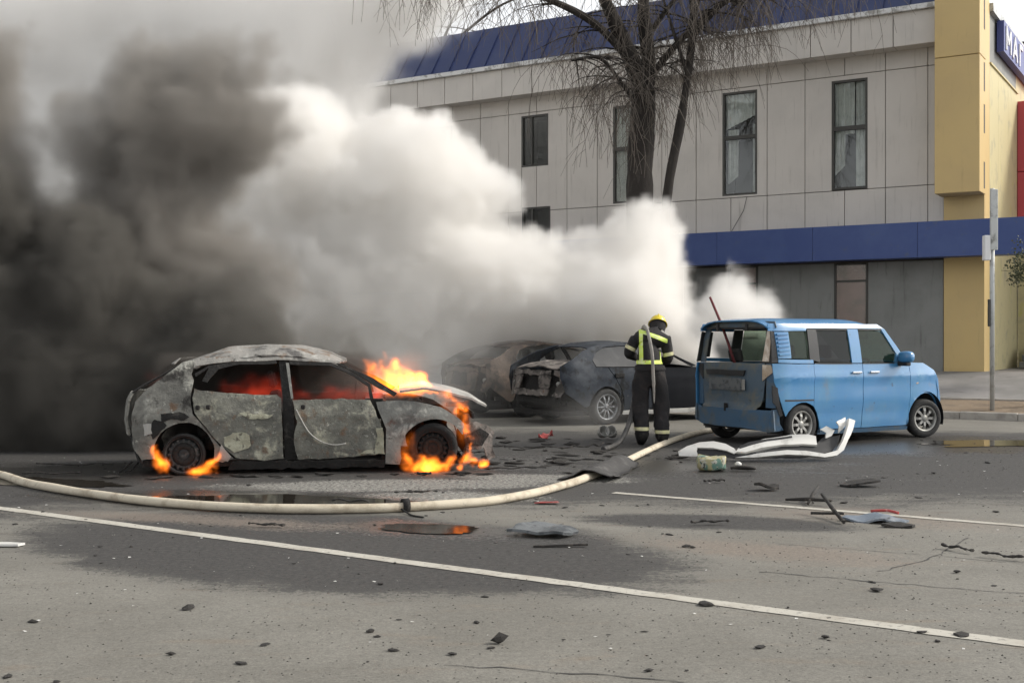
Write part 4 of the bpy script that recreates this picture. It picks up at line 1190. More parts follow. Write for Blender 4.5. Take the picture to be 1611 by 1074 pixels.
    MB().lathe([(.155, -.010), (.165, 0), (.155, .010), (.145, 0)], 20, 'x', (1.80, .36, .78), close=True).build('steering_wheel', M['char'], car)
    for sg in (-1, 1):
        wheel(car, 0.0, sg*.78, .222, .222, .198, .15, 'steel', M['burnt_tyre'], M['burnt_rim'], 0, sg)
        wheel(car, 2.668, sg*.76, .265, .27, .19, .17, 'steel', M['burnt_tyre'], M['burnt_tyre'], R(-6), sg)
    MB().tube([(0, -.7, .24), (0, .7, .24)], .04, 8).build('axle', M['char'], car)
    return car
hatch = build_hatch()

# ------------------------------------------------------------------ the two wrecked saloons behind
def build_saloon(loc, yaw, label, body, lower, rear_mat, glass_mat, rim, burnt):
    car = empty('wrecked_saloon', (loc[0], loc[1], 0), yaw)
    tag(car, label, 'car')
    def hw(x, z):
        b = interp(z, [(.12, .80), (.2, .84), (.4, .88), (.6, .90), (.85, .885), (.98, .86), (1.2, .73), (1.38, .60)])
        b += .014*math.exp(-((z-.78)/.05)**2)
        if x < .35: b -= .13*((.35-x)/.35)**2
        if x > 3.4: b -= .16*((x-3.4)/.9)**2
        return b
    k0 = .028 if burnt else .012
    def buckle(p):
        return noise.noise_vector(p*2.2 + Vector((loc[0], 1, 4)))*k0 + noise.noise_vector(p*7)*(k0*.35)
    rag = .012 if burnt else 0.0
    Rr = [(.944 + .36*math.cos(R(a)), .29 + .36*math.sin(R(a))) for a in range(-20, 201, 13)]
    Fr = [(3.56 + .36*math.cos(R(a)), .29 + .36*math.sin(R(a))) for a in range(-20, 201, 13)]
    for sg in (-1, 1):
        f = lambda x, z: (x, sg*hw(x, z), z)
        o = (0, sg, 0)
        def P(n, poly, mat=body, par=car, **k):
            k.setdefault('warp', buckle)
            return panel(n, poly, f, mat, par, out=o, ragged=k.pop('ragged', rag), **k)
        P('rear_quarter', [(.04, 1.0), (.30, 1.13), (.55, 1.26), (.80, 1.33), (.98, 1.365), (1.02, 1.31), (.84, 1.235), (.70, 1.10), (.74, .99), (.98, .975), (1.24, .62)] + [p for p in Rr if p[1] > .30 and p[0] < 1.26] + [(.50, .30), (.30, .42), (.10, .55), (.02, .80)])
        rd = P('rear_door', [(.99, .975), (1.95, .965), (1.955, .24), (1.34, .23), (1.315, .45), (1.25, .61)], mat=body)
        fd = P('front_door', [(1.96, .965), (2.98, .955), (3.03, .6), (3.04, .24), (1.96, .24)], mat=lower)
        P('front_fender', [(2.99, .955), (3.5, .90), (3.95, .80), (4.2, .66), (4.26, .3)] + [p for p in Fr if p[1] > .25] + [(3.05, .24), (3.04, .6)], mat=lower)
        P('roof_rail', [(.84, 1.335), (1.43, 1.40), (1.92, 1.37), (2.40, 1.25), (2.35, 1.225), (1.90, 1.325), (1.43, 1.35), (1.02, 1.315)])
        P('windscreen_pillar', [(2.36, 1.26), (2.44, 1.245), (2.98, .98), (2.88, .965)], mat=lower)
        P('middle_pillar', [(1.90, .97), (2.02, .97), (1.93, 1.34), (1.83, 1.345)], mat=lower)
        P('sill', [(1.33, .225), (3.06, .235), (3.06, .15), (1.33, .15)], mat=M['white_plastic'] if not burnt else M['char'])
        if glass_mat is not None and sg == -1:
            fi = lambda x, z: (x, sg*(hw(x, z)-.02), z)
            panel('rear_window', [(.75, .985), (1.90, .975), (1.83, 1.34), (1.43, 1.35), (1.02, 1.31), (.84, 1.23), (.71, 1.10)], fi, glass_mat, rd, out=o, thick=.004, gap=.004, step=.3)
        h = MB()
        for x in (1.12, 2.1): h.bbox(x, x+.2, sg*hw(x, .86)-.03, sg*hw(x, .86)+.0, .845, .875, .008)
        if not burnt:
            MB().bbox(1.10, 1.30, sg*hw(1.2, .84)-.03, sg*hw(1.2, .84), .80, .875, .01).build('handle', M['char'], rd)
        for (cx, cz, r) in ((.944, .29, .38), (3.56, .29, .38)):
            vs = []
            for k in range(13):
                a = R(-15 + 210*k/12)
                for yy in (.80, .48): vs.append((cx + r*math.cos(a), sg*yy, cz + r*math.sin(a)))
            MB().add(vs, [(2*k, 2*k+1, 2*k+3, 2*k+2) for k in range(12)], True).build('arch_liner', M['char'], car)
    zr = [(.78, 1.33), (1.03, 1.40), (1.43, 1.435), (1.9, 1.41), (2.40, 1.27)]
    panel('roof', [(.80, -.58), (1.4, -.62), (2.38, -.58), (2.42, 0), (2.38, .58), (1.4, .62), (.80, .58), (.78, 0)], lambda x, y: (x, y, interp(x, zr) - .06*(abs(y)/.62)**2.5), body if not burnt else rear_mat, car, out=(0, 0, 1), warp=buckle, ragged=rag)
    fx = lambda y, z: (interp(z, [(.2, -.02), (.5, -.05), (.9, .0), (1.0, .04)]) + .16*(abs(y)/.85)**2.6, y, z)
    # rear face: bumper gone, bare panel with a ragged hole and lamp sockets
    for (n, poly) in (('rear_panel', [(-.50, .93), (.60, .93), (.62, .85), (-.52, .85)]), ('rear_panel', [(-.50, .60), (.62, .60), (.60, .50), (-.48, .50)]),
                      ('rear_panel', [(.30, .84), (.62, .84), (.62, .61), (.38, .61)]), ('rear_panel', [(-.52, .84), (-.20, .84), (-.26, .61), (-.50, .61)])):
        panel(n, poly, fx, rear_mat, car, out=(-1, 0, 0), warp=lambda p: noise.noise_vector(p*6)*.03, ragged=.022, seed=len(poly[0]))
    panel('inner_panel', [(-.62, .95), (.66, .95), (.66, .30), (-.62, .30)], lambda y, z: (fx(y, z)[0]+.10, y, z), M['char'], car, out=(-1, 0, 0), warp=lambda p: noise.noise_vector(p*6)*.03)
    for sg in (-1, 1):
        lp = panel('lamp_socket', [(sg*.55, .95), (sg*.80, .93), (sg*.84, .70), (sg*.76, .47), (sg*.56, .50), (sg*.63, .60), (sg*.72, .72), (sg*.68, .82), (sg*.56, .85)], fx, rear_mat, car, out=(-1, 0, 0), warp=lambda p: noise.noise_vector(p*8)*.02, ragged=.015)
        MB().lathe([(0, -.03), (.035, -.02), (.045, .0), (.04, .03)], 14, 'x', (fx(sg*.66, .70)[0]+.02, sg*.66, .70)).build('bulb_holder', M['alloy'], lp)
    panel('boot_lid', [(.06, -.62), (.30, -.60), (.70, -.56), (.70, .56), (.30, .60), (.06, .62), (.02, 0)], lambda x, y: (x, y, interp(x, [(0, 1.0), (.25, 1.05), (.7, 1.10)]) - .05*(abs(y)/.6)**2), rear_mat, car, out=(0, 0, 1), warp=lambda p: noise.noise_vector(p*3)*.05, ragged=.02)
    panel('crash_beam', [(-.60, .46), (.60, .46), (.60, .36), (-.60, .36)], lambda y, z: (fx(y, z)[0]+.03, y, z), M['char'], car, out=(-1, 0, 0), warp=lambda p: noise.noise_vector(p*4)*.03)
    fxx = lambda y, z: (4.28 - .25*(abs(y)/.8)**2.5, y, z)
    panel('front_fascia', [(-.74, .22), (.74, .22), (.72, .66), (-.72, .66)], fxx, lower, car, out=(1, 0, 0))
    panel('bonnet', [(2.95, -.76), (3.6, -.74), (4.15, -.62), (4.22, 0), (4.15, .62), (3.6, .74), (2.95, .76)], lambda x, y: (x, y, interp(x, [(2.9, 1.0), (3.6, .93), (4.22, .70)]) - .04*(abs(y)/.75)**3), lower, car, out=(0, 0, 1), warp=buckle)
    MB().box(.1, 4.1, -.72, .72, .16, .24).box(2.9, 2.95, -.75, .75, .24, .95).build('floor', M['char'], car)
    for (x, y) in ((1.95, -.38), (1.95, .38)): seat_mesh(x, y, .48, .58, .34).build('seat', M['char'], car)
    seat_mesh(1.0, 0, 1.2, .5, .34, False).build('rear_seat', M['char'], car)
    for x in (.944, 3.56):
        for sg in (-1, 1):
            wheel(car, x, sg*.80, .305, .31, .215, .19, 10, M['tyre'] if not burnt else M['burnt_tyre'], rim, 0, sg)
    return car
build_saloon((.35, 20.25), R(33), 'dark blue-grey saloon with a smashed burnt rear behind the firefighter', M['sedan_paint'], M['sedan_dark'], M['sedan_burnt'], M['sedan_glass'], M['alloy_dirty'], False)
build_saloon((-.95, 22.14), R(35), 'rusty brown burnt-out car shell half hidden in the smoke', M['brown_burnt'], M['char'], M['brown_burnt'], None, M['burnt_rim'], True)

# ------------------------------------------------------------------ the firefighter
def build_person():
    root = empty('person', (1.89, 16.2, 0.0), R(-3))
    tag(root, 'firefighter in dark turnout gear with lime bands and yellow helmet, bending forward, back turned', 'person')
    V, E, Rd = [], [], []
    def v(p, r, parent=None):
        V.append(Vector(p)); Rd.append(r if isinstance(r, tuple) else (r, r))
        if parent is not None: E.append((parent, len(V)-1))
        return len(V)-1
    pel = v((.01, -.01, 1.00), (.175, .135))
    sp = v((.0, .0, 1.16), (.185, .135), pel)
    ch = v((.01, .07, 1.36), (.20, .145), sp)
    up = v((.03, .15, 1.50), (.15, .11), ch)
    nk = v((.09, .24, 1.57), .075, up)
    hd = v((.125, .31, 1.63), .095, nk)
    ht = v((.14, .35, 1.72), .085, hd)
    v((.15, .455, 1.60), .022, hd)                       # nose and chin, turned away and down
    for sg, hip, kn, an, foot in ((-1, (-.115, 0, .90), (-.125, .04, .50), (-.10, -.02, .20), (-.095, -.03, .075)), (1, (.135, 0, .90), (.17, .03, .50), (.175, -.03, .17), (.18, -.04, .075))):
        a = v(hip, (.145, .135), pel); b = v(((hip[0]+kn[0])/2*1.02, .03, .70), (.138, .13), a)
        c = v(kn, (.126, .12), b); d = v(((kn[0]+an[0])/2, 0, .34), (.122, .118), c)
        e = v(an, (.112, .110), d); f = v((an[0], an[1], .09), (.075, .08), e)
        g = v((foot[0]+sg*.01, foot[1]+.10, .055), (.064, .055), f); v((foot[0]+sg*.02, foot[1]+.21, .045), (.06, .045), g)
    hands = []
    for sg, sh, el, wr, hn in ((-1, (-.175, .12, 1.47), (-.285, .13, 1.27), (-.17, .40, 1.20), (-.10, .47, 1.19)), (1, (.235, .14, 1.43), (.285, .15, 1.19), (.19, .43, 1.13), (.10, .50, 1.14))):
        a = v(sh, .098, up); b = v(tuple((Vector(sh)+Vector(el))/2), .086, a); c = v(el, .078, b)
        d = v(tuple((Vector(el)+Vector(wr))/2), .066, c); e = v(wr, .050, d)
        h = v(hn, (.042, .028), e)
        hands.append((h, Vector(hn), (Vector(hn)-Vector(wr)).normalized(), sg))
    for h, p, d, sg in hands:
        side = d.cross(Vector((0, 0, 1))).normalized()
        up_ = side.cross(d)
        for k, (off, l) in enumerate(((-.033, .055), (-.011, .064), (.011, .06), (.033, .05))):
            a = v(p + d*.045 + up_*off, .0125, h)
            b = v(V[a] + d*l*.55 + side*sg*.012, .0115, a)
            v(V[b] + (d*.4 + side*sg*.9).normalized()*l*.55, .010, b)
        t = v(p + d*.01 + up_*.03 + side*sg*.03, .013, h)
        v(V[t] + (d*.7 + side*sg*.6 - up_*.3).normalized()*.045, .011, t)
    me = bpy.data.meshes.new('skeleton')
    me.from_pydata([tuple(p) for p in V], E, [])
    tmp = link('skeleton', me)
    md = tmp.modifiers.new('skin', 'SKIN'); md.use_smooth_shade = True
    for i, s in enumerate(me.skin_vertices[0].data):
        s.radius = Rd[i]; s.use_root = (i == 0)
    sb = tmp.modifiers.new('sub', 'SUBSURF'); sb.levels = 3; sb.render_levels = 3
    bpy.context.view_layer.update()
    dg = bpy.context.evaluated_depsgraph_get()
    body_me = bpy.data.meshes.new_from_object(tmp.evaluated_get(dg))
    bpy.data.objects.remove(tmp)
    body_me.name = 'body'
    # baggy folds in the cloth
    for vt in body_me.vertices:
        p = vt.co
        k = .016 if p.z > .25 else .003
        if p.z < 1.50:
            n = noise.noise(Vector((p.x*9, p.y*9, p.z*5))) + .6*noise.noise(Vector((p.x*20, p.y*20, p.z*16)))
            vt.co = p + vt.normal * n * k
    body_me.materials.clear(); body_me.materials.append(M['turnout'])
    body_me.polygons.foreach_set('use_smooth', [True]*len(body_me.polygons))
    body = link('body', body_me, root)
    # cloth pieces lifted off the body surface
    def shell(name, planes, mat, off=.006, keep=None, one=False):
        bm = bmesh.new(); bm.from_mesh(body_me)
        bm.normal_update()
        for co, no in planes:
            bmesh.ops.bisect_plane(bm, geom=list(bm.verts)+list(bm.edges)+list(bm.faces), plane_co=co, plane_no=no, clear_outer=True)
        if keep:
            bmesh.ops.delete(bm, geom=[f for f in bm.faces if not keep(f.calc_center_median(), f.normal)], context='FACES')
        if one:                                   # keep the largest connected piece only
            left, best = set(bm.faces), []
            while left:
                st = [left.pop()]; grp = list(st)
                while st:
                    f = st.pop()
                    for e in f.edges:
                        for g in e.link_faces:
                            if g in left: left.discard(g); st.append(g); grp.append(g)
                if len(grp) > len(best): best = grp
            bs_ = set(best)
            bmesh.ops.delete(bm, geom=[f for f in bm.faces if f not in bs_], context='FACES')
        bmesh.ops.delete(bm, geom=[q for q in bm.verts if not q.link_faces], context='VERTS')
        bm.normal_update()
        for q in bm.verts: q.co = q.co + q.normal*off
        m = bpy.data.meshes.new(name); bm.to_mesh(m); bm.free()
        m.materials.clear(); m.materials.append(mat)
        m.polygons.foreach_set('use_smooth', [True]*len(m.polygons))
        return link(name, m, root)
    tz = lambda z0, z1: [((0, 0, z1), (0, 0, 1)), ((0, 0, z0), (0, 0, -1))]
    rear = lambda c, n: c.y < interp(c.z, [(1.0, -.01), (1.16, 0), (1.36, .06), (1.5, .13), (1.6, .2)])
    tors = lambda c, n: -.26 < c.x < .27 and c.y < .30
    jacket = shell('jacket_hem', tz(1.03, 1.09), M['turnout'], .018, tors)
    shell('waist_band', tz(1.115, 1.165), M['reflective'], .007, lambda c, n: abs(c.x) < .30 and c.y < .25, one=True)
    shell('back_stripe', tz(1.166, 1.545) + [((-.085, 0, 0), (1, 0, 0)), ((-.135, 0, 0), (-1, 0, 0))], M['reflective'], .008, rear, one=True)
    shell('back_stripe', tz(1.166, 1.43) + [((.185, 0, 0), (1, 0, 0)), ((.14, 0, 0), (-1, 0, 0))], M['reflective'], .009, lambda c, n: rear(c - Vector((0, .05, 0)), n), one=True)
    dn = Vector((.36, 0, 1)).normalized()
    c0 = Vector((.05, 0, 1.50))
    shell('shoulder_band', [(c0 + dn*.026, dn), (c0 - dn*.026, -dn), ((-.135, 0, 0), (-1, 0, 0)), ((.25, 0, 0), (1, 0, 0))], M['reflective'], .009, lambda c, n: rear(c - Vector((0, .03, 0)), n), one=True)
    for cpt, ax in ((( -.25, .125, 1.335), Vector((-.5, .05, -1)).normalized()), ((.275, .145, 1.25), Vector((.2, .03, -1)).normalized())):
        c = Vector(cpt)
        shell('arm_band', [(c + ax*.024, ax), (c - ax*.024, -ax)], M['reflective_pale'], .006, lambda q, n, c=c: (q - c).length < .10 and (q.x*c.x > 0) and abs(q.x) > (.19 if c.x < 0 else .19), one=True)
    shell('ankle_band', tz(.205, .25), M['reflective_pale'], .006, lambda c, n: c.x < .04)
    shell('ankle_band', tz(.165, .21), M['reflective_pale'], .006, lambda c, n: c.x > .04)
    shell('boot', tz(-.1, .175), M['boot'], .010, lambda c, n: c.x < .04)
    shell('boot', tz(-.1, .145), M['boot'], .010, lambda c, n: c.x > .04)
    for sg in (0, 1):
        h = hands[sg]
        shell('glove', [], M['boot'], .004, lambda c, n, h=h: (c - h[1]).length < .10 and (c - h[1]).dot(h[2]) > -.035, one=True)
    # helmet: dome, brim, comb and neck flap
    hm = MB()
    mt = Matrix.Translation((.142, .335, 1.675)) @ Matrix.Rotation(R(-28), 4, 'X') @ Matrix.Rotation(R(6), 4, 'Y')
    n, m_ = 28, 9
    vs, fs = [], []
    for i in range(m_ + 1):
        ph = (PI/2) * i / m_
        for k in range(n):
            a = 2*PI*k/n
            r = math.cos(ph)
            vs.append(mt @ Vector((.118*r*math.cos(a), .145*r*math.sin(a), .118*math.sin(ph)**1.0)))
    for i in range(m_):
        for k in range(n):
            fs.append((i*n+k, i*n+(k+1) % n, (i+1)*n+(k+1) % n, (i+1)*n+k))
    hm.add(vs, fs, True)
    vs, fs = [], []
    for k in range(n):
        a = 2*PI*k/n
        for (f, z) in ((1.0, .004), (1.16, -.012), (1.16, -.02), (1.0, -.012)):
            vs.append(mt @ Vector((.118*f*math.cos(a), .145*f*math.sin(a), z)))
    for k in range(n):
        for j in range(3):
            fs.append((k*4+j, k*4+j+1, ((k+1) % n)*4+j+1, ((k+1) % n)*4+j))
    hm.add(vs, fs, True)
    he = hm.build('helmet', M['helmet'], root)
    cb = MB()
    pts = [mt @ Vector((0, -.125*math.cos(t)*1.06, .122*math.sin(t)*1.03)) for t in [R(20+14*i) for i in range(11)]]
    cb.tube(pts, .014, 6).build('comb', M['helmet'], he)
    fl = MB()
    vs, fs = [], []
    for k in range(13):
        a = PI + PI*k/12
        for (f, z) in ((1.02, -.012), (.98, -.07), (.86, -.14)):
            vs.append(mt @ Vector((.115*f*math.cos(a), .14*f*math.sin(a), z)))
    for k in range(12):
        for j in range(2): fs.append((k*3+j, k*3+j+1, (k+1)*3+j+1, (k+1)*3+j))
    fl.add(vs, fs, True).build('neck_flap', M['turnout'], he)
    return root
build_person()

# hose hanging over the shoulder, the delivery hose and the nozzle in the hands
P = smooth_path([(1.80, 16.62, 1.22), (1.80, 16.50, 1.48), (1.825, 16.36, 1.625), (1.86, 16.22, 1.59), (1.88, 16.07, 1.45), (1.905, 15.985, 1.25), (1.915, 15.985, 1.05), (1.93, 16.01, .80), (1.94, 16.04, .58)], 5)
o = MB().tube(P, [.03]*(len(P)-6) + [.024, .022, .02, .017, .013, .008], 10, flat=.6).build('shoulder_hose', M['hose_grey'])
tag(o, 'flat pale grey hose hanging over the firefighter\'s shoulder and back', 'hose')
P = smooth_path([(1.18, 15.2, .035), (1.33, 15.55, .04), (1.47, 15.85, .10), (1.60, 16.1, .30), (1.68, 16.3, .55), (1.78, 16.55, .90), (1.87, 16.68, 1.14), (1.92, 16.85, 1.18), (1.95, 17.1, 1.16)], 5)
o = MB().tube(P, .034, 10).build('attack_hose', M['rubber_sheet'])
tag(o, 'dark hose rising from the ground to the firefighter\'s hands', 'hose')

# ------------------------------------------------------------------ the big hose across the road
HP = [(-8.2, 14.9), (-6.9, 13.6), (-5.9, 12.75), (-5.36, 12.30), (-4.80, 11.62), (-4.21, 11.06), (-3.42, 10.44), (-2.74, 10.06), (-2.15, 9.85), (-1.62, 9.80), (-1.10, 9.86), (-.89, 9.93), (-.47, 10.12), (-.14, 10.36), (.20, 10.82), (.59, 11.6), (.90, 12.42), (1.33, 13.69), (1.87, 15.42), (2.45, 17.0), (3.1, 18.3), (4.4, 19.8)]
P = smooth_path([(x, y, .05) for x, y in HP], 6)
rr = [.045*(1 + .09*noise.noise(p*1.7)) for p in P]
for p in P: p.z = .040 + .004*noise.noise(p*2)
hs = MB().tube(P, rr, 14, flat=.86).build('fire_hose', M['hose'])
tag(hs, 'long cream canvas fire hose curving across the wet road', 'hose')
# rubber ramp sheet folded over the hose
def ramp_sheet():
    vs, fs = [], []
    a, b = Vector((.80, 12.0)), Vector((1.30, 13.6))
    t = (b - a).normalized(); n = Vector((-t.y, t.x))
    NU, NV = 16, 14
    for layer in (0, 1):
        for i in range(NU + 1):
            for j in range(NV + 1):
                u, w = i/NU, -1 + 2*j/NV
                c = a.lerp(b, u)
                W = .30 - .08*u + .05*noise.noise(Vector((u*4, w*3, 2)))
                off = w*W
                z = .112*math.exp(-(off/.16)**2) + .012 + .02*noise.noise(Vector((u*5, w*4, 7))) + (.06*(1-u/.25)*max(0, -w) if u < .25 else 0)
                z = max(z, .013)
                p = c + n*(off + .05) + t*(.05*noise.noise(Vector((w*3, u*2, 1))))
                vs.append((p.x, p.y, z - layer*.010))
    m = (NU+1)*(NV+1)
    for i in range(NU):
        for j in range(NV):
            q = (i*(NV+1)+j, i*(NV+1)+j+1, (i+1)*(NV+1)+j+1, (i+1)*(NV+1)+j)
            fs.append(q[::-1]); fs.append(tuple(m+k for k in q))
    def rim(i0, j0, i1, j1):
        p, q = i0*(NV+1)+j0, i1*(NV+1)+j1
        fs.append((p, q, m+q, m+p))
    for i in range(NU): rim(i, 0, i+1, 0); rim(i, NV, i+1, NV)
    for j in range(NV): rim(0, j, 0, j+1); rim(NU, j, NU, j+1)
    o = MB().add(vs, fs, True).build('rubber_sheet', M['rubber_sheet'])
    tag(o, 'dark rubber sheet folded over the cream fire hose', 'sheet')
ramp_sheet()
cl = MB().lathe([(.054, -.03), (.064, -.03), (.064, .03), (.054, .03)], 16, 'x', close=True).build('hose_clamp', M['char'], hs, (-.90, 9.925, .047), R(20))
o = MB().tube(smooth_path([(-.93, 9.87, .03), (-.86, 9.75, .01), (-.80, 9.62, .01), (-.72, 9.56, .008)], 4), .008, 5).build('loose_cord', M['char'])
tag(o, 'short black cord trailing from the clamp on the fire hose', 'cord')

# ------------------------------------------------------------------ torn white bumper beside the van
def white_bumper():
    root = empty('torn_bumper', (3.2, 13.95, 0.0), R(3))
    tag(root, 'torn white car bumper lying on the road before the blue van', 'bumper')
    k = 13.95/1850/5.034                       # metres per traced unit
    def T(pts): return [((x - 800)*k, .03 + (455 - y)*k*.98) for x, y in pts]
    def bow(u, w): return (u, .22*(u/1.1)**2 + .55*w - .03*math.sin(w*18), w)
    def bow2(u, w): return (u, .22*(u/1.1)**2 + .45*w - .05, w)
    wp = lambda p: noise.noise_vector(p*2.2)*.014
    W = M['white_plastic']
    panel('corner_shell', T([(10, 440), (8, 400), (80, 360), (180, 330), (290, 322), (380, 340), (440, 372), (455, 400), (430, 415), (380, 395), (280, 375), (160, 372), (150, 395), (160, 440)]), bow, W, root, out=(0, -1, 0), warp=wp, thick=.02, step=.05)
    panel('upper_strip', T([(440, 400), (470, 370), (560, 335), (700, 292), (930, 258), (1060, 258), (1125, 275), (1118, 345), (1000, 335), (820, 340), (650, 365), (520, 400)]), bow, W, root, out=(0, -1, 0), warp=wp, thick=.07, step=.05)
    panel('lower_strip', T([(430, 440), (600, 402), (850, 372), (1000, 380), (1150, 408), (1270, 385), (1330, 310), (1400, 190), (1420, 135), (1480, 155), (1440, 230), (1380, 310), (1330, 390), (1260, 428), (1150, 440), (1000, 420), (850, 412), (600, 435)]), bow2, W, root, out=(0, -1, 0), warp=wp, thick=.06, step=.05)
    panel('torn_flap', T([(1160, 225), (1215, 195), (1290, 235), (1260, 280), (1200, 300), (1215, 255)]), bow, W, root, out=(0, -1, 0), warp=wp, ragged=.008)
    panel('torn_flap', T([(1305, 165), (1370, 148), (1412, 132), (1395, 200), (1320, 262), (1330, 205)]), bow, W, root, out=(0, -1, 0), warp=wp, ragged=.008)
    panel('slot', T([(470, 360), (560, 322), (720, 292), (920, 268), (925, 285), (720, 312), (580, 345), (480, 375)]), lambda u, w: (u, bow(u, w)[1]-.006, w), M['black_plastic'], root, out=(0, -1, 0), warp=wp)
    panel('backing', T([(150, 450), (150, 380), (380, 390), (640, 400), (840, 350), (1110, 345), (1200, 290), (1350, 275), (1330, 330), (1250, 395), (1000, 450), (430, 455)]), lambda u, w: (u, bow(u, w)[1]+.05, w), M['black_plastic'], root, out=(0, -1, 0), warp=wp, ragged=.01)
white_bumper()

# ------------------------------------------------------------------ debris
def crumpled(name, poly, loc, rz, mat, label, cat, bend=.05, thick=.01, seed=0, lift=.0, ragged=.012, freq=3.0, step=.05):
    fn = lambda u, w: (u, w, max(0.0, lift + bend*(.25+.9*noise.noise(Vector((u*freq+seed, w*freq, seed))))) + thick + .003)
    o = panel(name, poly, fn, mat, None, step=step, thick=thick, gap=0, out=(0, 0, 1), ragged=ragged, seed=seed)
    o.location = (loc[0], loc[1], 0); o.rotation_euler = (0, 0, rz)
    return tag(o, label, cat)

crumpled('crushed_panel', [(-.25, -.05), (-.1, .30), (.12, .38), (.10, .15), (.28, .0), (.18, -.18), (-.02, -.15)], (.22, 8.75), R(-8), M['debris_grey'], 'crushed grey sheet lying between the two lane lines', 'debris', .09, .02, 3, 0, .015, 4)
crumpled('trim_strip', [(-.19, -.012), (.19, -.012), (.19, .014), (-.19, .014)], (.34, 8.22), R(4), M['debris_dark'], 'straight black strip beside the crushed grey sheet', 'debris', .01, .014, 4, 0, .003)
def blue_scrap():
    t = empty('bodywork_scrap', (2.86, 9.40, 0), R(-24))
    tag(t, 'blue-grey bodywork scrap with a crossed black strut on the far lane line', 'debris')
    q = panel('sheet', [(-.22, -.1), (-.12, .14), (.12, .2), (.30, .0), (.26, -.14), (.05, -.13)], lambda u, w: (u, w, .035 + .05*noise.noise(Vector((u*5, w*5, 3)))), M['debris_blue'], t, out=(0, 0, 1), gap=0, thick=.015, ragged=.012)
    panel('flap', [(.12, -.30), (.34, -.26), (.36, -.16), (.16, -.18)], lambda u, w: (u, w, .025 + .02*noise.noise(Vector((u*9, w*9, 5)))), M['debris_dark'], t, out=(0, 0, 1), gap=0, thick=.02, ragged=.01)
    MB().tube([(-.42, .28, .16), (-.30, .05, .08), (-.16, -.28, .02)], [.014, .018, .014], 6).build('strut', M['debris_dark'], t)
    MB().tube([(-.46, -.02, .04), (-.20, .0, .05)], .012, 6).build('strut', M['debris_dark'], t)
    MB().tube(smooth_path([(-.02, .22, .05), (.1, .24, .06), (.2, .2, .05)], 3), .012, 6).build('red_rod', M['debris_red'], t)
blue_scrap()
def wipers():
    for (a, b, c, lab) in (((2.45, 10.52), (2.78, 10.22), .03, 'longer black broken strip on the far lane line'), ((2.58, 10.25), (2.80, 10.75), .09, 'upright black splinter standing on the far lane line')):
        o = MB().tube([(a[0], a[1], .02), ((a[0]+b[0])/2, (a[1]+b[1])/2, .03+c/2), (b[0], b[1], .02+c)], [.012, .02, .012], 6).build('black_splinter', M['debris_dark'])
        tag(o, lab, 'debris')
wipers()
crumpled('wheel_trim', [(.2*math.cos(a*.449), .12*math.sin(a*.449)) for a in range(14)], (3.44, 11.62), R(3), M['debris_dark'], 'domed black fragment lying before the torn white bumper', 'debris', .10, .02, 9, .0, .02, 2.2)
crumpled('charred_lump', [(.12*math.cos(a*.628), .09*math.sin(a*.628)) for a in range(10)], (2.46, 11.32), R(8), M['debris_dark'], 'small charred lump between the hose and the domed fragment', 'debris', .08, .02, 14, .0, .03, 5)
crumpled('red_shard', [(-.10, -.04), (.12, -.03), (.10, .05), (-.06, .06)], (.30, 10.38), R(-8), M['debris_red'], 'red plastic shard tucked against the cream hose', 'debris', .03, .008, 21)
crumpled('red_rag', [(-.10, -.08), (.06, -.10), (.11, .03), (.02, .12), (-.09, .06)], (.49, 17.1), R(8), M['debris_red'], 'crumpled red rag lying before the smashed saloon', 'debris', .20, .02, 31, .0, .02, 7)
for (x, lab) in ((1.29, 'dented metal cup standing nearer the red rag'), (1.47, 'dented metal cup standing nearer the firefighter')):
    o = MB().lathe([(0, .012), (.06, .012), (.075, .05), (.085, .14), (.075, .14), (.05, .04), (0, .03)], 18, 'z').build('metal_cup', M['alloy'], None, (x, 17.05, .0))
    o.rotation_euler = (R(62), 0, R(20 if x < 1.4 else -25)); o.location.z = .075
    tag(o, lab, 'cup')
bagm = MB()
bm = bmesh.new(); bmesh.ops.create_grid(bm, x_segments=10, y_segments=8, size=1)
bm.free()
vs, fs = [], []
for i in range(13):
    for j in range(9):
        th, ph = 2*PI*i/12, -PI/2 + PI*j/8
        c = Vector((math.copysign(abs(math.cos(ph)*math.cos(th))**.5, math.cos(th)), math.copysign(abs(math.cos(ph)*math.sin(th))**.5, math.sin(th)), math.copysign(abs(math.sin(ph))**.5, math.sin(ph))))
        p = Vector((c.x*.165, c.y*.12, .085 + c.z*.08))
        p += noise.noise_vector(p*7)*.05 + noise.noise_vector(p*19)*.02
        p.z = max(.008, p.z)
        vs.append(p)
for i in range(12):
    for j in range(8): fs.append((i*9+j, (i+1)*9+j, (i+1)*9+j+1, i*9+j+1))
bg = bagm.add(vs, fs, True).build('carrier_bag', M['bag_yellow'], None, (2.20, 13.0, 0))
tag(bg, 'crumpled yellow and green printed bag beside the white bumper', 'bag')
o = MB().tube(smooth_path([(2.42, 13.0, .03), (2.55, 12.95, .05), (2.68, 12.97, .03), (2.60, 13.06, .02), (2.45, 13.05, .03)], 5), .016, 6).build('rubber_loop', M['debris_dark'])
tag(o, 'black rubber loop lying beside the printed bag', 'debris')
o = MB().lathe([(0, .0), (.035, .0), (.04, .02), (.02, .04), (0, .045)], 14, 'z', (0, 0, 0)).build('white_disc', M['debris_white'], None, (2.50, 13.0, .06))
tag(o, 'round white disc on the black rubber loop', 'debris')
crumpled('white_shard', [(-.25, -.06), (.14, -.05), (.17, .02), (.05, .07), (-.25, .06)], (-3.6, 8.25), R(4), M['debris_white'], 'pale plastic shard cut off by the picture edge', 'debris', .02, .015, 41)
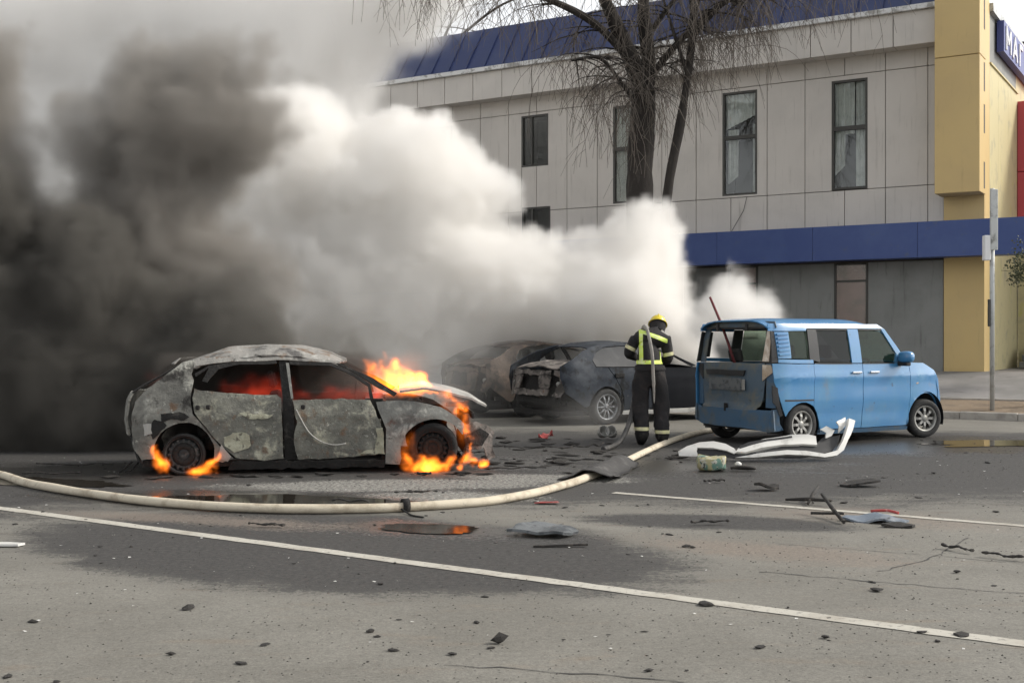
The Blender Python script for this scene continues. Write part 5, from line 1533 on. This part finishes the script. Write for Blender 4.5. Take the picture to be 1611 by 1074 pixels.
crumpled('boot_sole', [(-.10, -.05), (.12, -.05), (.13, .04), (-.09, .05)], (2.05, 14.4), R(0), M['debris_dark'], 'black block on the road behind the cream hose', 'debris', .06, .04, 43)
# dark strips and sheets strewn round the cars
strew = [((-.90, 11.0), .40, 12, 'thin black strip on the ash beside the cream hose', .02), ((-1.42, 10.35), .36, -14, 'bent black strip lying in the puddle by the hose', .03), ((-.95, 12.55), .18, 4, 'short black strip under the burning car\'s sill', .02),
         ((-1.9, 9.1), .30, -12, 'black splinter lying across the near lane line', .01), ((.0, 13.0), .75, 6, 'long black moulding before the burning car\'s nose', .03), ((.75, 13.9), .7, -4, 'long black moulding beyond the rubber sheet', .03),
         ((.35, 15.3), .9, 3, 'charred moulding on the ground before the smashed saloon', .05), ((-.6, 14.8), .7, -12, 'charred moulding beside the burning car\'s nose', .04), ((1.0, 15.6), .5, 25, 'charred bracket near the metal cups', .06), ((1.55, 9.2), .3, 4, 'black strip lying in the small far puddle', .02),
         ((-5.0, 13.4), .9, -3, 'long charred strip behind the hatchback\'s tail', .04), ((-4.9, 12.5), .6, 8, 'short charred strip near the hatchback\'s tail', .04), ((3.25, 7.75), .30, -40, 'forked black splinter at the road crack', .02), ((3.05, 8.05), .25, -60, 'thin bent splinter pointing at the forked one', .02), ((2.05, 11.9), .22, 10, 'flat black scrap before the printed bag', .02)]
for i, ((x, y), L_, rz, lab, th) in enumerate(strew):
    rnd = random.Random(100 + i)
    pts = []
    for k in range(7):
        u = -L_/2 + L_*k/6
        pts.append((u, .05*L_*rnd.uniform(-1, 1), .02 + th*rnd.uniform(.1, .9)))
    m = MB().tube(smooth_path(pts, 3), [.006 + .016*rnd.random() for _ in range(19)], 6, flat=.6)
    o = m.build('charred_strip', M['debris_dark'], None, (x, y, 0)); o.rotation_euler = (0, 0, R(rz))
    tag(o, lab, 'debris', 'charred strips strewn round the cars')

# small fragments: rough chips, each its own object, sharing a few meshes
chips = []
for s in range(7):
    rnd = random.Random(500 + s)
    bm = bmesh.new(); bmesh.ops.create_icosphere(bm, subdivisions=1, radius=1)
    for q in bm.verts:
        q.co = Vector((q.co.x*rnd.uniform(.5, 1.3), q.co.y*rnd.uniform(.4, 1.0), (q.co.z*.42*rnd.uniform(.4, 1.2))))
    zm = min(q.co.z for q in bm.verts)
    for q in bm.verts: q.co.z -= zm
    m = bpy.data.meshes.new('chip'); bm.to_mesh(m); bm.free(); m.materials.append(M['debris_dark'])
    chips.append(m)
named = [(-.062, 5.612, .042, 'black jagged lump on the near asphalt, largest of the near stones'), (-1.746, 6.327, .055, 'flat dark fragment on the near asphalt below the soot stain'), (1.056, 6.417, .06, 'flat oval fragment just below the near lane line'), (2.198, 5.756, .05, 'dark clod lying on the near lane line'), (2.104, 6.774, .045, 'small dark stone between the near lane line and the crack')]
for i, (x, y, s, lab) in enumerate(named):
    o = link('stone_fragment', chips[i % 7], None, (x, y, 0)); o.scale = (s, s, s*(1.6 if i == 0 else .7)); o.rotation_euler = (0, 0, i*1.3)
    tag(o, lab, 'fragment')
rnd = random.Random(77)
NCH = 210
cnt = 0
while cnt < NCH:
    y = 4.6 + 12.5*rnd.random()**1.2
    x = rnd.uniform(-.43, .43)*y
    if -4.4 < x < -.0 and 12.3 < y < 14.5: continue
    s = rnd.choice((.006, .008, .010, .013, .016, .022, .028)) * (.65 + y*.05)
    o = link('debris_fragment', chips[rnd.randrange(7)], None, (x, y, 0))
    o.scale = (s*rnd.uniform(.8, 1.6), s, s*rnd.uniform(.5, 1.1)); o.rotation_euler = (0, 0, rnd.uniform(0, 6.28))
    n_ = .55*x + .835*y
    tag(o, 'small dark chip lying on the near asphalt below both lane lines' if n_ < 6.0 else 'small dark chip lying between the two lane lines' if n_ < 9.8 else 'small dark chip lying on the sooty ground beyond the lane lines', 'fragment', 'small chips scattered over the road')
    cnt += 1
# larger charred scraps strewn between the cars
rnd = random.Random(79)
for i in range(48):
    x, y = rnd.uniform(-.5, 2.2), rnd.uniform(12.6, 17.2)
    if x > 1.5 and y > 15.6: y -= 2.2
    s = rnd.uniform(.03, .10)
    o = link('charred_scrap', chips[rnd.randrange(7)], None, (x, y, 0))
    o.scale = (s*rnd.uniform(.8, 2.2), s*rnd.uniform(.5, 1), s*rnd.uniform(.3, .9)); o.rotation_euler = (0, 0, rnd.uniform(-.6, .6))
    tag(o, 'charred scrap lying between the burning car\'s nose and the firefighter', 'debris', 'charred scraps before the smashed saloon')
for i in range(30):
    u = -.75 + 4.2*rnd.random(); w = -1.02 - .10*abs(rnd.gauss(0, 1))
    c_, s_ = math.cos(R(6.46)), math.sin(R(6.46))
    s = rnd.uniform(.02, .07)
    o = link('charred_scrap', chips[rnd.randrange(7)], None, (-3.604 + u*c_ - w*s_, 13.40 + u*s_ + w*c_, 0))
    o.scale = (s*rnd.uniform(.8, 2.4), s*rnd.uniform(.5, 1), s*rnd.uniform(.4, 1.1)); o.rotation_euler = (0, 0, rnd.uniform(-.6, .6))
    tag(o, 'charred scrap fallen along the burning hatchback\'s sill', 'debris', 'charred scraps beneath the burning hatchback')
# grit
gv, gf = [], []
rnd = random.Random(78)
for _ in range(5200):
    y = 4.3 + 12*rnd.random()**1.25
    x = rnd.uniform(-.45, .45)*y
    if noise.noise(Vector((x*.8, y*.8, 3))) < -.25 and rnd.random() < .7: continue
    s = rnd.uniform(.002, .006)*(.7 + y*.06)
    a = rnd.uniform(0, 6.28)
    b = len(gv)
    for k in range(3): gv.append((x + s*1.4*math.cos(a+k*2.1), y + s*math.sin(a+k*2.1), .001))
    gv.append((x, y, s*.9))
    gf += [(b, b+1, b+3), (b+1, b+2, b+3), (b+2, b, b+3)]
g = MB().add(gv, gf).build('grit', pm('grit', (.07, .065, .058), .9, spots=(((.22, .21, .19), 3.0, .5, .62),)))
tag(g, 'fine grit and ash scattered over the asphalt', 'grit', kind='stuff')
pv, pf = [], []
for _ in range(140):
    y = 5.5 + 9*rnd.random(); x = rnd.uniform(-.44, .44)*y
    s = rnd.uniform(.004, .010)*(.6+y*.05); a = rnd.uniform(0, 6.28); b = len(pv)
    for k in range(4): pv.append((x + s*1.5*math.cos(a+k*1.57), y + s*math.sin(a+k*1.57), .003 + .006*rnd.random()))
    pf.append((b, b+1, b+2, b+3))
g = MB().add(pv, pf).build('glass_crumbs', M['debris_white'])
tag(g, 'tiny pale glass crumbs on the asphalt', 'glass', kind='stuff')

# ------------------------------------------------------------------ smoke and flames: real volumes on voxel grids
def value_noise(shape, lo, hi, freq, seed, octaves=4, gain=.55, billow=False):
    """fractal value noise, -1..1, sampled on a grid"""
    rng = np.random.default_rng(seed)
    ax = [np.linspace(l, h, n) for l, h, n in zip(lo, hi, shape)]
    tot = np.zeros(shape, np.float32); amp = 1.0; norm = 0.0
    f = freq
    for _ in range(octaves):
        ii, ff = [], []
        for a, l in zip(ax, lo):
            q = (a - l) * f + 0.37
            i = np.floor(q).astype(int); t = q - i
            ii.append(i); ff.append((t*t*(3-2*t)).astype(np.float32))
        lat = rng.uniform(-1, 1, [int(i.max())+2 for i in ii]).astype(np.float32)
        a = lat[ii[0]]*(1-ff[0])[:, None, None] + lat[ii[0]+1]*ff[0][:, None, None]
        a = a[:, ii[1]]*(1-ff[1])[None, :, None] + a[:, ii[1]+1]*ff[1][None, :, None]
        a = a[:, :, ii[2]]*(1-ff[2])[None, None, :] + a[:, :, ii[2]+1]*ff[2][None, None, :]
        tot += amp*(np.abs(a)*2 - .8 if billow else a); norm += amp
        amp *= gain; f *= 2.03
    return tot / norm

def ball_field(shape, lo, hi, balls, pad=1.2):
    """signed distance to a union of balls"""
    s = np.full(shape, 9.0, np.float32)
    ax = [np.linspace(l, h, n).astype(np.float32) for l, h, n in zip(lo, hi, shape)]
    for (x, y, z, r) in balls:
        sl = []
        for a, c in zip(ax, (x, y, z)):
            i0, i1 = np.searchsorted(a, (c - r - pad, c + r + pad))
            sl.append(slice(i0, i1))
        if any(q.stop <= q.start for q in sl): continue
        dx = (ax[0][sl[0]] - x)**2; dy = (ax[1][sl[1]] - y)**2; dz = (ax[2][sl[2]] - z)**2
        d = np.sqrt(dx[:, None, None] + dy[None, :, None] + dz[None, None, :]) - r
        v = s[sl[0], sl[1], sl[2]]
        np.minimum(v, d, out=v)
    return s

def puffs(balls, n, seed, lo=.26, hi=.5, again=0):
    rnd = random.Random(seed)
    out = list(balls)
    kids = []
    for (x, y, z, r) in balls:
        for _ in range(n):
            d = Vector((rnd.gauss(0, 1), rnd.gauss(0, 1), rnd.gauss(0, 1))).normalized()
            k = r*rnd.uniform(lo, hi)
            kids.append((x + d.x*r*.88, y + d.y*r*.88, z + d.z*r*.88, k))
    out += kids
    if again:
        for (x, y, z, r) in kids:
            for _ in range(again):
                d = Vector((rnd.gauss(0, 1), rnd.gauss(0, 1), rnd.gauss(0, 1))).normalized()
                k = r*rnd.uniform(.3, .55)
                out.append((x + d.x*r*.9, y + d.y*r*.9, z + d.z*r*.9, k))
    return out

def sstep(x):
    x = np.clip(x, 0, 1)
    return x*x*(3-2*x)

def vol_object(name, dens, lo, hi, mat, loc=(0, 0, 0), rz=0.0):
    nx, ny, nz = dens.shape
    me = bpy.data.meshes.new(name)
    me.vertices.add(nx*ny*nz)
    at = me.attributes.new('voxel', 'FLOAT', 'POINT')
    at.data.foreach_set('value', np.ascontiguousarray(dens.astype(np.float32).ravel(order='F')))
    o = link(name, me, None, loc, rz)
    ng = bpy.data.node_groups.new(name, 'GeometryNodeTree')
    ng.interface.new_socket('Geometry', in_out='INPUT', socket_type='NodeSocketGeometry')
    ng.interface.new_socket('Geometry', in_out='OUTPUT', socket_type='NodeSocketGeometry')
    N, L = ng.nodes.new, ng.links.new
    gi, go = N('NodeGroupInput'), N('NodeGroupOutput')
    vc = N('GeometryNodeVolumeCube')
    vc.inputs['Min'].default_value = lo; vc.inputs['Max'].default_value = hi
    for a, n in zip('XYZ', (nx, ny, nz)): vc.inputs['Resolution ' + a].default_value = n
    pos = N('GeometryNodeInputPosition')
    def vm(op, a, b=None):
        q = N('ShaderNodeVectorMath'); q.operation = op
        L(a, q.inputs[0])
        if b is not None: q.inputs[1].default_value = b
        return q
    q = vm('SUBTRACT', pos.outputs[0], lo)
    q = vm('MULTIPLY', q.outputs[0], [(n-1)/(h-l) for n, h, l in zip((nx, ny, nz), hi, lo)])
    q = vm('ADD', q.outputs[0], (.5, .5, .5))
    q = vm('FLOOR', q.outputs[0])
    q = vm('DOT_PRODUCT', q.outputs[0], (1, nx, nx*ny))
    fi = N('FunctionNodeFloatToInt'); L(q.outputs['Value'], fi.inputs[0])
    si = N('GeometryNodeSampleIndex'); si.data_type = 'FLOAT'; si.clamp = True
    na = N('GeometryNodeInputNamedAttribute'); na.data_type = 'FLOAT'; na.inputs['Name'].default_value = 'voxel'
    L(gi.outputs[0], si.inputs['Geometry']); L(na.outputs[0], si.inputs['Value']); L(fi.outputs[0], si.inputs['Index'])
    L(si.outputs[0], vc.inputs['Density'])
    sm = N('GeometryNodeSetMaterial'); sm.inputs['Material'].default_value = mat
    L(vc.outputs[0], sm.inputs[0]); L(sm.outputs[0], go.inputs[0])
    md = o.modifiers.new('volume', 'NODES'); md.node_group = ng
    me.materials.append(mat)
    return o

def smoke_mat(name, color, density, aniso=0.0):
    m, nt, bs, N, L = nodes(name)
    nt.nodes.remove(bs)
    pv = N('ShaderNodeVolumePrincipled')
    pv.inputs['Color'].default_value = c4(color)
    pv.inputs['Density'].default_value = density
    pv.inputs['Anisotropy'].default_value = aniso
    L(pv.outputs[0], nt.nodes['Material Output'].inputs['Volume'])
    return m

def fire_mat(name, color, strength):
    m, nt, bs, N, L = nodes(name)
    nt.nodes.remove(bs)
    at = N('ShaderNodeAttribute'); at.attribute_name = 'density'
    mu = N('ShaderNodeMath'); mu.operation = 'MULTIPLY'; mu.inputs[1].default_value = strength
    L(at.outputs['Fac'], mu.inputs[0])
    em = N('ShaderNodeEmission'); em.inputs[0].default_value = c4(color)
    L(mu.outputs[0], em.inputs[1]); L(em.outputs[0], nt.nodes['Material Output'].inputs['Volume'])
    return m

def grid(lo, hi, vox):
    return tuple(max(4, int(round((h-l)/vox))) for l, h in zip(lo, hi))

def poly_sdf(xs, zs, poly):
    """signed distance (positive inside) to an outline in the x-z plane"""
    P = np.array(poly, np.float32); Q = np.roll(P, -1, 0)
    gx, gz = np.meshgrid(xs, zs, indexing='ij')
    best = np.full(gx.shape, 1e9, np.float32); inside = np.zeros(gx.shape, bool)
    for (ax_, az), (bx_, bz_) in zip(P, Q):
        dx, dz = bx_-ax_, bz_-az
        t = np.clip(((gx-ax_)*dx + (gz-az)*dz)/(dx*dx+dz*dz+1e-9), 0, 1)
        best = np.minimum(best, np.hypot(gx-ax_-t*dx, gz-az-t*dz))
        c = ((az > gz) != (bz_ > gz)) & (gx < dx*(gz-az)/(dz if abs(dz) > 1e-9 else 1e-9) + ax_)
        inside ^= c
    return np.where(inside, best, -best)

def plume(lo, hi, vox, outlines, seed, amp, fine, edge, freq=.8, vary=.5, cap=1.6, shift=0.0, warp=.3):
    """a rounded body of smoke: each outline (x-z, centre y, fullness) is swollen in depth, then folded by billow noise"""
    sh = grid(lo, hi, vox)
    ax = [np.linspace(l, h, n).astype(np.float32) for l, h, n in zip(lo, hi, sh)]
    nz = value_noise(sh, lo, hi, freq*.9, seed, 4, .55)
    bl = value_noise(sh, lo, hi, freq, seed+1, 2, .5, True)
    bf = value_noise(sh, lo, hi, freq*3.3, seed+2, 3, .6, True)
    f = np.full(sh, -9, np.float32)
    w1 = value_noise(sh, lo, hi, freq*1.3, seed+3, 4, .6); w2 = value_noise(sh, lo, hi, freq*1.3, seed+4, 4, .6)
    I = np.clip(np.arange(sh[0])[:, None, None] + (w1*warp/vox*2).astype(int), 0, sh[0]-1)
    K = np.clip(np.arange(sh[2])[None, None, :] + (w2*warp/vox*2).astype(int), 0, sh[2]-1)
    for (poly, yc, k) in outlines:
        s2 = np.minimum(poly_sdf(ax[0], ax[2], poly), cap)
        y = ax[1][None, :, None] - yc - .5*nz
        f = np.maximum(f, s2[I, K] - y*y/k)
    body = f + amp*bl + fine*bf + shift
    return sstep(body/edge)*np.clip(1 - vary + vary*(1 + 1.6*nz), .12, 1), nz, ax

# white steam and smoke from the wrecks behind
WHITE = [(4.1,.9),(4.05,1.7),(3.75,2.25),(3.55,3.12),(3.56,3.61),(3.19,4.24),(2.54,4.41),(1.92,4.09),(1.55,3.76),(1.05,3.59),(.55,3.71),(.03,3.86),(.4,4.36),(.2,4.79),(-.29,5.11),(-.54,5.6),(-1.31,6.06),(-2.06,6.27),(-2.56,6.04),(-2.95,5.86),(-3.4,6.2),(-4.3,6.7),(-5.5,6.5),(-6.2,5.2),(-6.4,2.49),(-5.29,.63),(-3.05,.51),(-1.31,.63),(-.07,.75),(1.18,.88),(2.42,.94)]
VANP = [(2.9,1.1),(3.0,2.17),(3.55,2.75),(4.04,2.74),(4.40,2.50),(4.78,2.40),(5.1,1.95),(5.0,1.2)]
lo, hi = (-7.0, 19.0, 0.0), (5.6, 25.8, 7.2)
d, nz, ax = plume(lo, hi, .07, [(WHITE, 23.3, 1.5), (VANP, 21.2, 1.2)], 7, .20, .17, .24, .8, .5, 1.3, .02, .24)
# thin drift hanging low round the wrecks, and steam at the saloon's wheel
X, Y, Z = ax[0][:, None, None], ax[1][None, :, None], ax[2][None, None, :]
low = np.exp(-(((X+1.7)/1.3)**2 + ((Y-21.3)/.7)**2 + ((Z-.8)/.9)**2)).astype(np.float32)
low2 = np.exp(-(((X-1.35)/.6)**2 + ((Y-19.4)/.4)**2 + ((Z-.2)/.3)**2)).astype(np.float32)
d = np.maximum(d, np.clip(low*(.16 + .16*nz), 0, 1))
d = np.maximum(d, np.clip(low2*(.09 + .12*nz), 0, 1))
o = vol_object('white_smoke', d, lo, hi, smoke_mat('white_smoke', (.982, .972, .955), 2.7, 0))
tag(o, 'billowing white smoke rising from the wrecks behind the firefighter', 'smoke', kind='stuff')

# thin pale veil drifting up and away
VEIL = [(.1,11.6),(-.4,9.6),(-1.0,8.5),(-1.6,7.8),(-2.1,7.45),(-2.5,6.5),(-1.8,5.2),(-2.0,3.05),(-5.7,-.04),(-16.94,-.04),(-17.64,11.2)]
lo, hi = (-18.0, 22.5, 0.0), (.4, 30.0, 12.0)
d, nz, ax = plume(lo, hi, .17, [(VEIL, 26.3, 2.6)], 17, .5, .2, .9, .45, .4, 2.0, .1)
o = vol_object('pale_smoke_veil', d, lo, hi, smoke_mat('pale_smoke', (.978, .972, .962), 1.7, 0))
tag(o, 'thin pale smoke veil drifting above the wrecks', 'smoke', kind='stuff')

# black smoke rolling off the burning hatchback
BLACK = [(-1.69,1.09),(-1.99,1.35),(-2.12,1.74),(-2.38,1.57),(-2.64,1.74),(-2.99,2.0),(-3.33,2.26),(-3.85,2.52),(-4.37,2.44),(-4.89,2.69),(-5.58,3.21),(-6.28,3.56),(-6.97,4.17),(-8.26,4.34),(-9.99,3.47),(-9.99,-1.2),(-7.4,-1.1),(-5.6,-1.0),(-4.4,-.6),(-3.3,.1),(-2.12,.8)]
CURL = [(-2.15,1.15),(-2.16,1.56),(-2.0,1.80),(-1.79,1.83),(-1.60,1.6),(-1.56,1.15)]
lo, hi = (-10.4, 13.9, 0.0), (-.9, 18.2, 4.9)
d, nz, ax = plume(lo, hi, .075, [(BLACK, 16.1, 1.1), (CURL, 14.75, .5)], 27, .26, .20, .28, .75, .8, 1.1, .03, .34)
o = vol_object('black_smoke', d, lo, hi, smoke_mat('black_smoke', (.21, .20, .182), 4.6))
tag(o, 'dense black smoke rolling off the burning hatchback', 'smoke', kind='stuff')

# the same column higher up, thinned to grey brown
BROWN = [(-6.75,2.52),(-6.75,4.12),(-6.5,5.16),(-6.2,5.95),(-5.41,6.0),(-4.47,6.15),(-3.63,5.75),(-3.21,5.25),(-3.14,4.4),(-3.36,3.75),(-3.89,3.54),(-4.08,3.32),(-3.44,3.04),(-3.53,2.76),(-3.06,2.19),(-3.63,1.58),(-5.22,1.58)]
LEFTB = [(-9.7,2.5),(-9.7,6.82),(-7.22,6.17),(-6.9,5.53),(-6.99,4.7),(-6.71,3.97),(-6.53,3.33),(-6.3,2.5)]
lo, hi = (-10.4, 15.2, 1.0), (-2.3, 19.8, 7.4)
d, nz, ax = plume(lo, hi, .08, [(BROWN, 17.5, 1.2), (LEFTB, 17.2, 1.0)], 37, .26, .22, .42, .75, .95, 1.1, .03, .45)
o = vol_object('grey_brown_smoke', d, lo, hi, smoke_mat('grey_brown_smoke', (.41, .388, .36), 3.0))
tag(o, 'grey-brown smoke column towering above the burning hatchback', 'smoke', kind='stuff')

# flames, laid out in the hatchback's own axes
def tongue_field(shape, lo, hi, tongues, seed, wob=.04, freq=7.0):
    ax = [np.linspace(l, h, n).astype(np.float32) for l, h, n in zip(lo, hi, shape)]
    n1 = value_noise(shape, lo, hi, freq, seed, 3)*wob
    n2 = value_noise(shape, lo, hi, freq, seed+1, 3)*wob
    X = ax[0][:, None, None] + n1; Y = ax[1][None, :, None] + n2*.6; Z = ax[2][None, None, :] + n2
    d = np.zeros(shape, np.float32)
    for (p, q, r0, r1, k) in tongues:
        ab = [b - a for a, b in zip(p, q)]
        L2 = sum(c*c for c in ab) + 1e-9
        t = np.clip(((X-p[0])*ab[0] + (Y-p[1])*ab[1] + (Z-p[2])*ab[2])/L2, 0, 1)
        dist = np.sqrt((X-p[0]-ab[0]*t)**2 + (Y-p[1]-ab[1]*t)**2 + (Z-p[2]-ab[2]*t)**2)
        r = r0 + (r1-r0)*t
        d = np.maximum(d, k*np.clip(1.1*(1 - dist/np.maximum(r*1.25, 1e-3)), 0, 1)**2)
    return d*np.clip(.65 + 1.5*value_noise(shape, lo, hi, freq*1.5, seed+2, 3), 0, 2.4)

HL, HR = (-3.604, 13.40, 0.0), R(6.46)
FIRE = fire_mat('flame', (1.0, .20, .016), 55.0)
EMBER = fire_mat('ember_glow', (1.0, .075, .03), 1.1)
def fire(name, lo, hi, vox, tongues, seed, label, mat=FIRE, wob=.04, freq=7.0):
    sh = grid(lo, hi, vox)
    d = tongue_field(sh, lo, hi, tongues, seed, wob, freq)
    e = [np.minimum(np.arange(n), np.arange(n)[::-1]) / 3.0 for n in sh]
    for k, a in enumerate(e):
        d = d*np.clip(a, 0, 1).reshape([-1 if j == k else 1 for j in range(3)])
    o = vol_object(name, d, lo, hi, mat, HL, HR)
    return tag(o, label, 'flame', kind='stuff')
fire('bonnet_flames', (1.85, -.80, .78), (2.95, .25, 1.40), .017, [((2.10, -.3, .98), (2.02, -.3, 1.14), .13, .08, .35), ((2.22, -.35, .96), (2.14, -.3, 1.16), .15, .08, .55), ((2.34, -.4, .96), (2.28, -.35, 1.16), .15, .08, .7), ((2.42, -.42, .95), (2.40, -.4, 1.14), .14, .06, 1.0), ((2.48, -.46, .96), (2.46, -.42, 1.06), .13, .05, 1.5), ((2.48, -.50, 1.0), (2.68, -.55, .90), .11, .03, 1.9), ((2.02, -.3, 1.12), (1.92, -.3, 1.24), .07, .03, .16), ((2.2, -.3, 1.1), (2.15, -.3, 1.30), .06, .02, .2), ((2.1, -.25, 1.0), (2.4, -.3, 1.05), .26, .28, .022)], 3, 'orange and yellow flames leaping from the hatchback\'s bonnet', wob=.07, freq=6)  # last wide, weak tongue paints a red halo round the fire
fire('wing_flames', (2.58, -1.04, .02), (3.34, -.48, .98), .014, [((2.80, -.74, .86), (2.88, -.74, .78), .07, .04, .35), ((2.96, -.76, .72), (3.00, -.76, .66), .075, .05, .5), ((3.03, -.80, .56), (3.04, -.80, .46), .07, .05, .5), ((3.05, -.80, .38), (3.06, -.80, .34), .035, .02, .4), ((3.04, -.82, .12), (3.08, -.80, .30), .085, .02, .8), ((2.98, -.84, .12), (3.12, -.82, .13), .06, .05, .7), ((3.20, -.80, .07), (3.20, -.80, .13), .055, .03, .8), ((2.86, -.70, .70), (3.04, -.72, .40), .16, .16, .022)], 13, 'flames running down the hatchback\'s front corner', wob=.09, freq=8)  # last wide, weak tongue is a glow painted around these flames
fire('front_wheel_flames', (2.15, -1.10, .0), (3.08, -.76, .54), .014, [((2.40, -.92, .10), (2.37, -.92, .20), .08, .04, .35), ((2.48, -.93, .05), (2.64, -.93, .07), .09, .11, .75), ((2.58, -.94, .05), (2.60, -.94, .13), .09, .05, 1.0), ((2.66, -.94, .05), (2.80, -.93, .07), .08, .06, .6), ((2.80, -.93, .06), (2.88, -.92, .18), .07, .03, .6), ((2.93, -.93, .04), (2.95, -.93, .07), .04, .03, .7), ((2.40, -.90, .36), (2.41, -.90, .40), .025, .01, .4), ((2.36, -.86, .16), (2.44, -.86, .42), .10, .07, .05)], 23, 'flames licking round the hatchback\'s front wheel', wob=.085, freq=7)  # last weak tongue paints red firelight into the wheel arch
fire('rear_wheel_flames', (-.50, -1.06, .0), (.54, -.76, .46), .014, [((-.22, -.90, .12), (-.31, -.90, .28), .08, .04, .7), ((-.24, -.90, .16), (-.28, -.90, .24), .07, .05, .8), ((.14, -.90, .04), (.30, -.90, .08), .07, .07, .7), ((.28, -.90, .12), (.36, -.90, .22), .06, .03, .8), ((.20, -.90, .03), (.34, -.90, .05), .05, .04, .6)], 33, 'flames on either side of the hatchback\'s rear wheel', wob=.085, freq=7)
fire('cabin_embers', (-.60, -.72, .70), (2.36, .30, 1.24), .028, [((.45, -.52, .84), (.95, -.52, .88), .14, .20, 1.0), ((1.15, -.55, .80), (1.98, -.52, .82), .10, .11, 1.0), ((.55, -.5, .92), (.7, -.5, .98), .12, .10, .6), ((1.45, -.52, .84), (1.6, -.5, .90), .12, .06, .8), ((2.04, -.60, .85), (2.22, -.60, .87), .09, .06, 3.6), ((-.45, -.2, 1.0), (-.3, -.2, 1.02), .10, .08, .25)], 43, 'red glow of fire inside the burnt hatchback', EMBER, .12, 6.0)
lo, hi = (-.45, -.44, .30), (2.05, .66, 1.32)
sh = grid(lo, hi, .06)
nz = value_noise(sh, lo, hi, 2.0, 61, 3)
d = np.clip(.6 + .7*nz, 0, 1)
for k, n in enumerate(sh):
    e = np.clip(np.minimum(np.arange(n), np.arange(n)[::-1])/3.0, 0, 1)
    d = d*e.reshape([-1 if j == k else 1 for j in range(3)])
o = vol_object('cabin_smoke', d, lo, hi, smoke_mat('cabin_smoke', (.12, .11, .10), 6.0), HL, HR)
tag(o, 'black smoke filling the hatchback\'s cabin', 'smoke', kind='stuff')
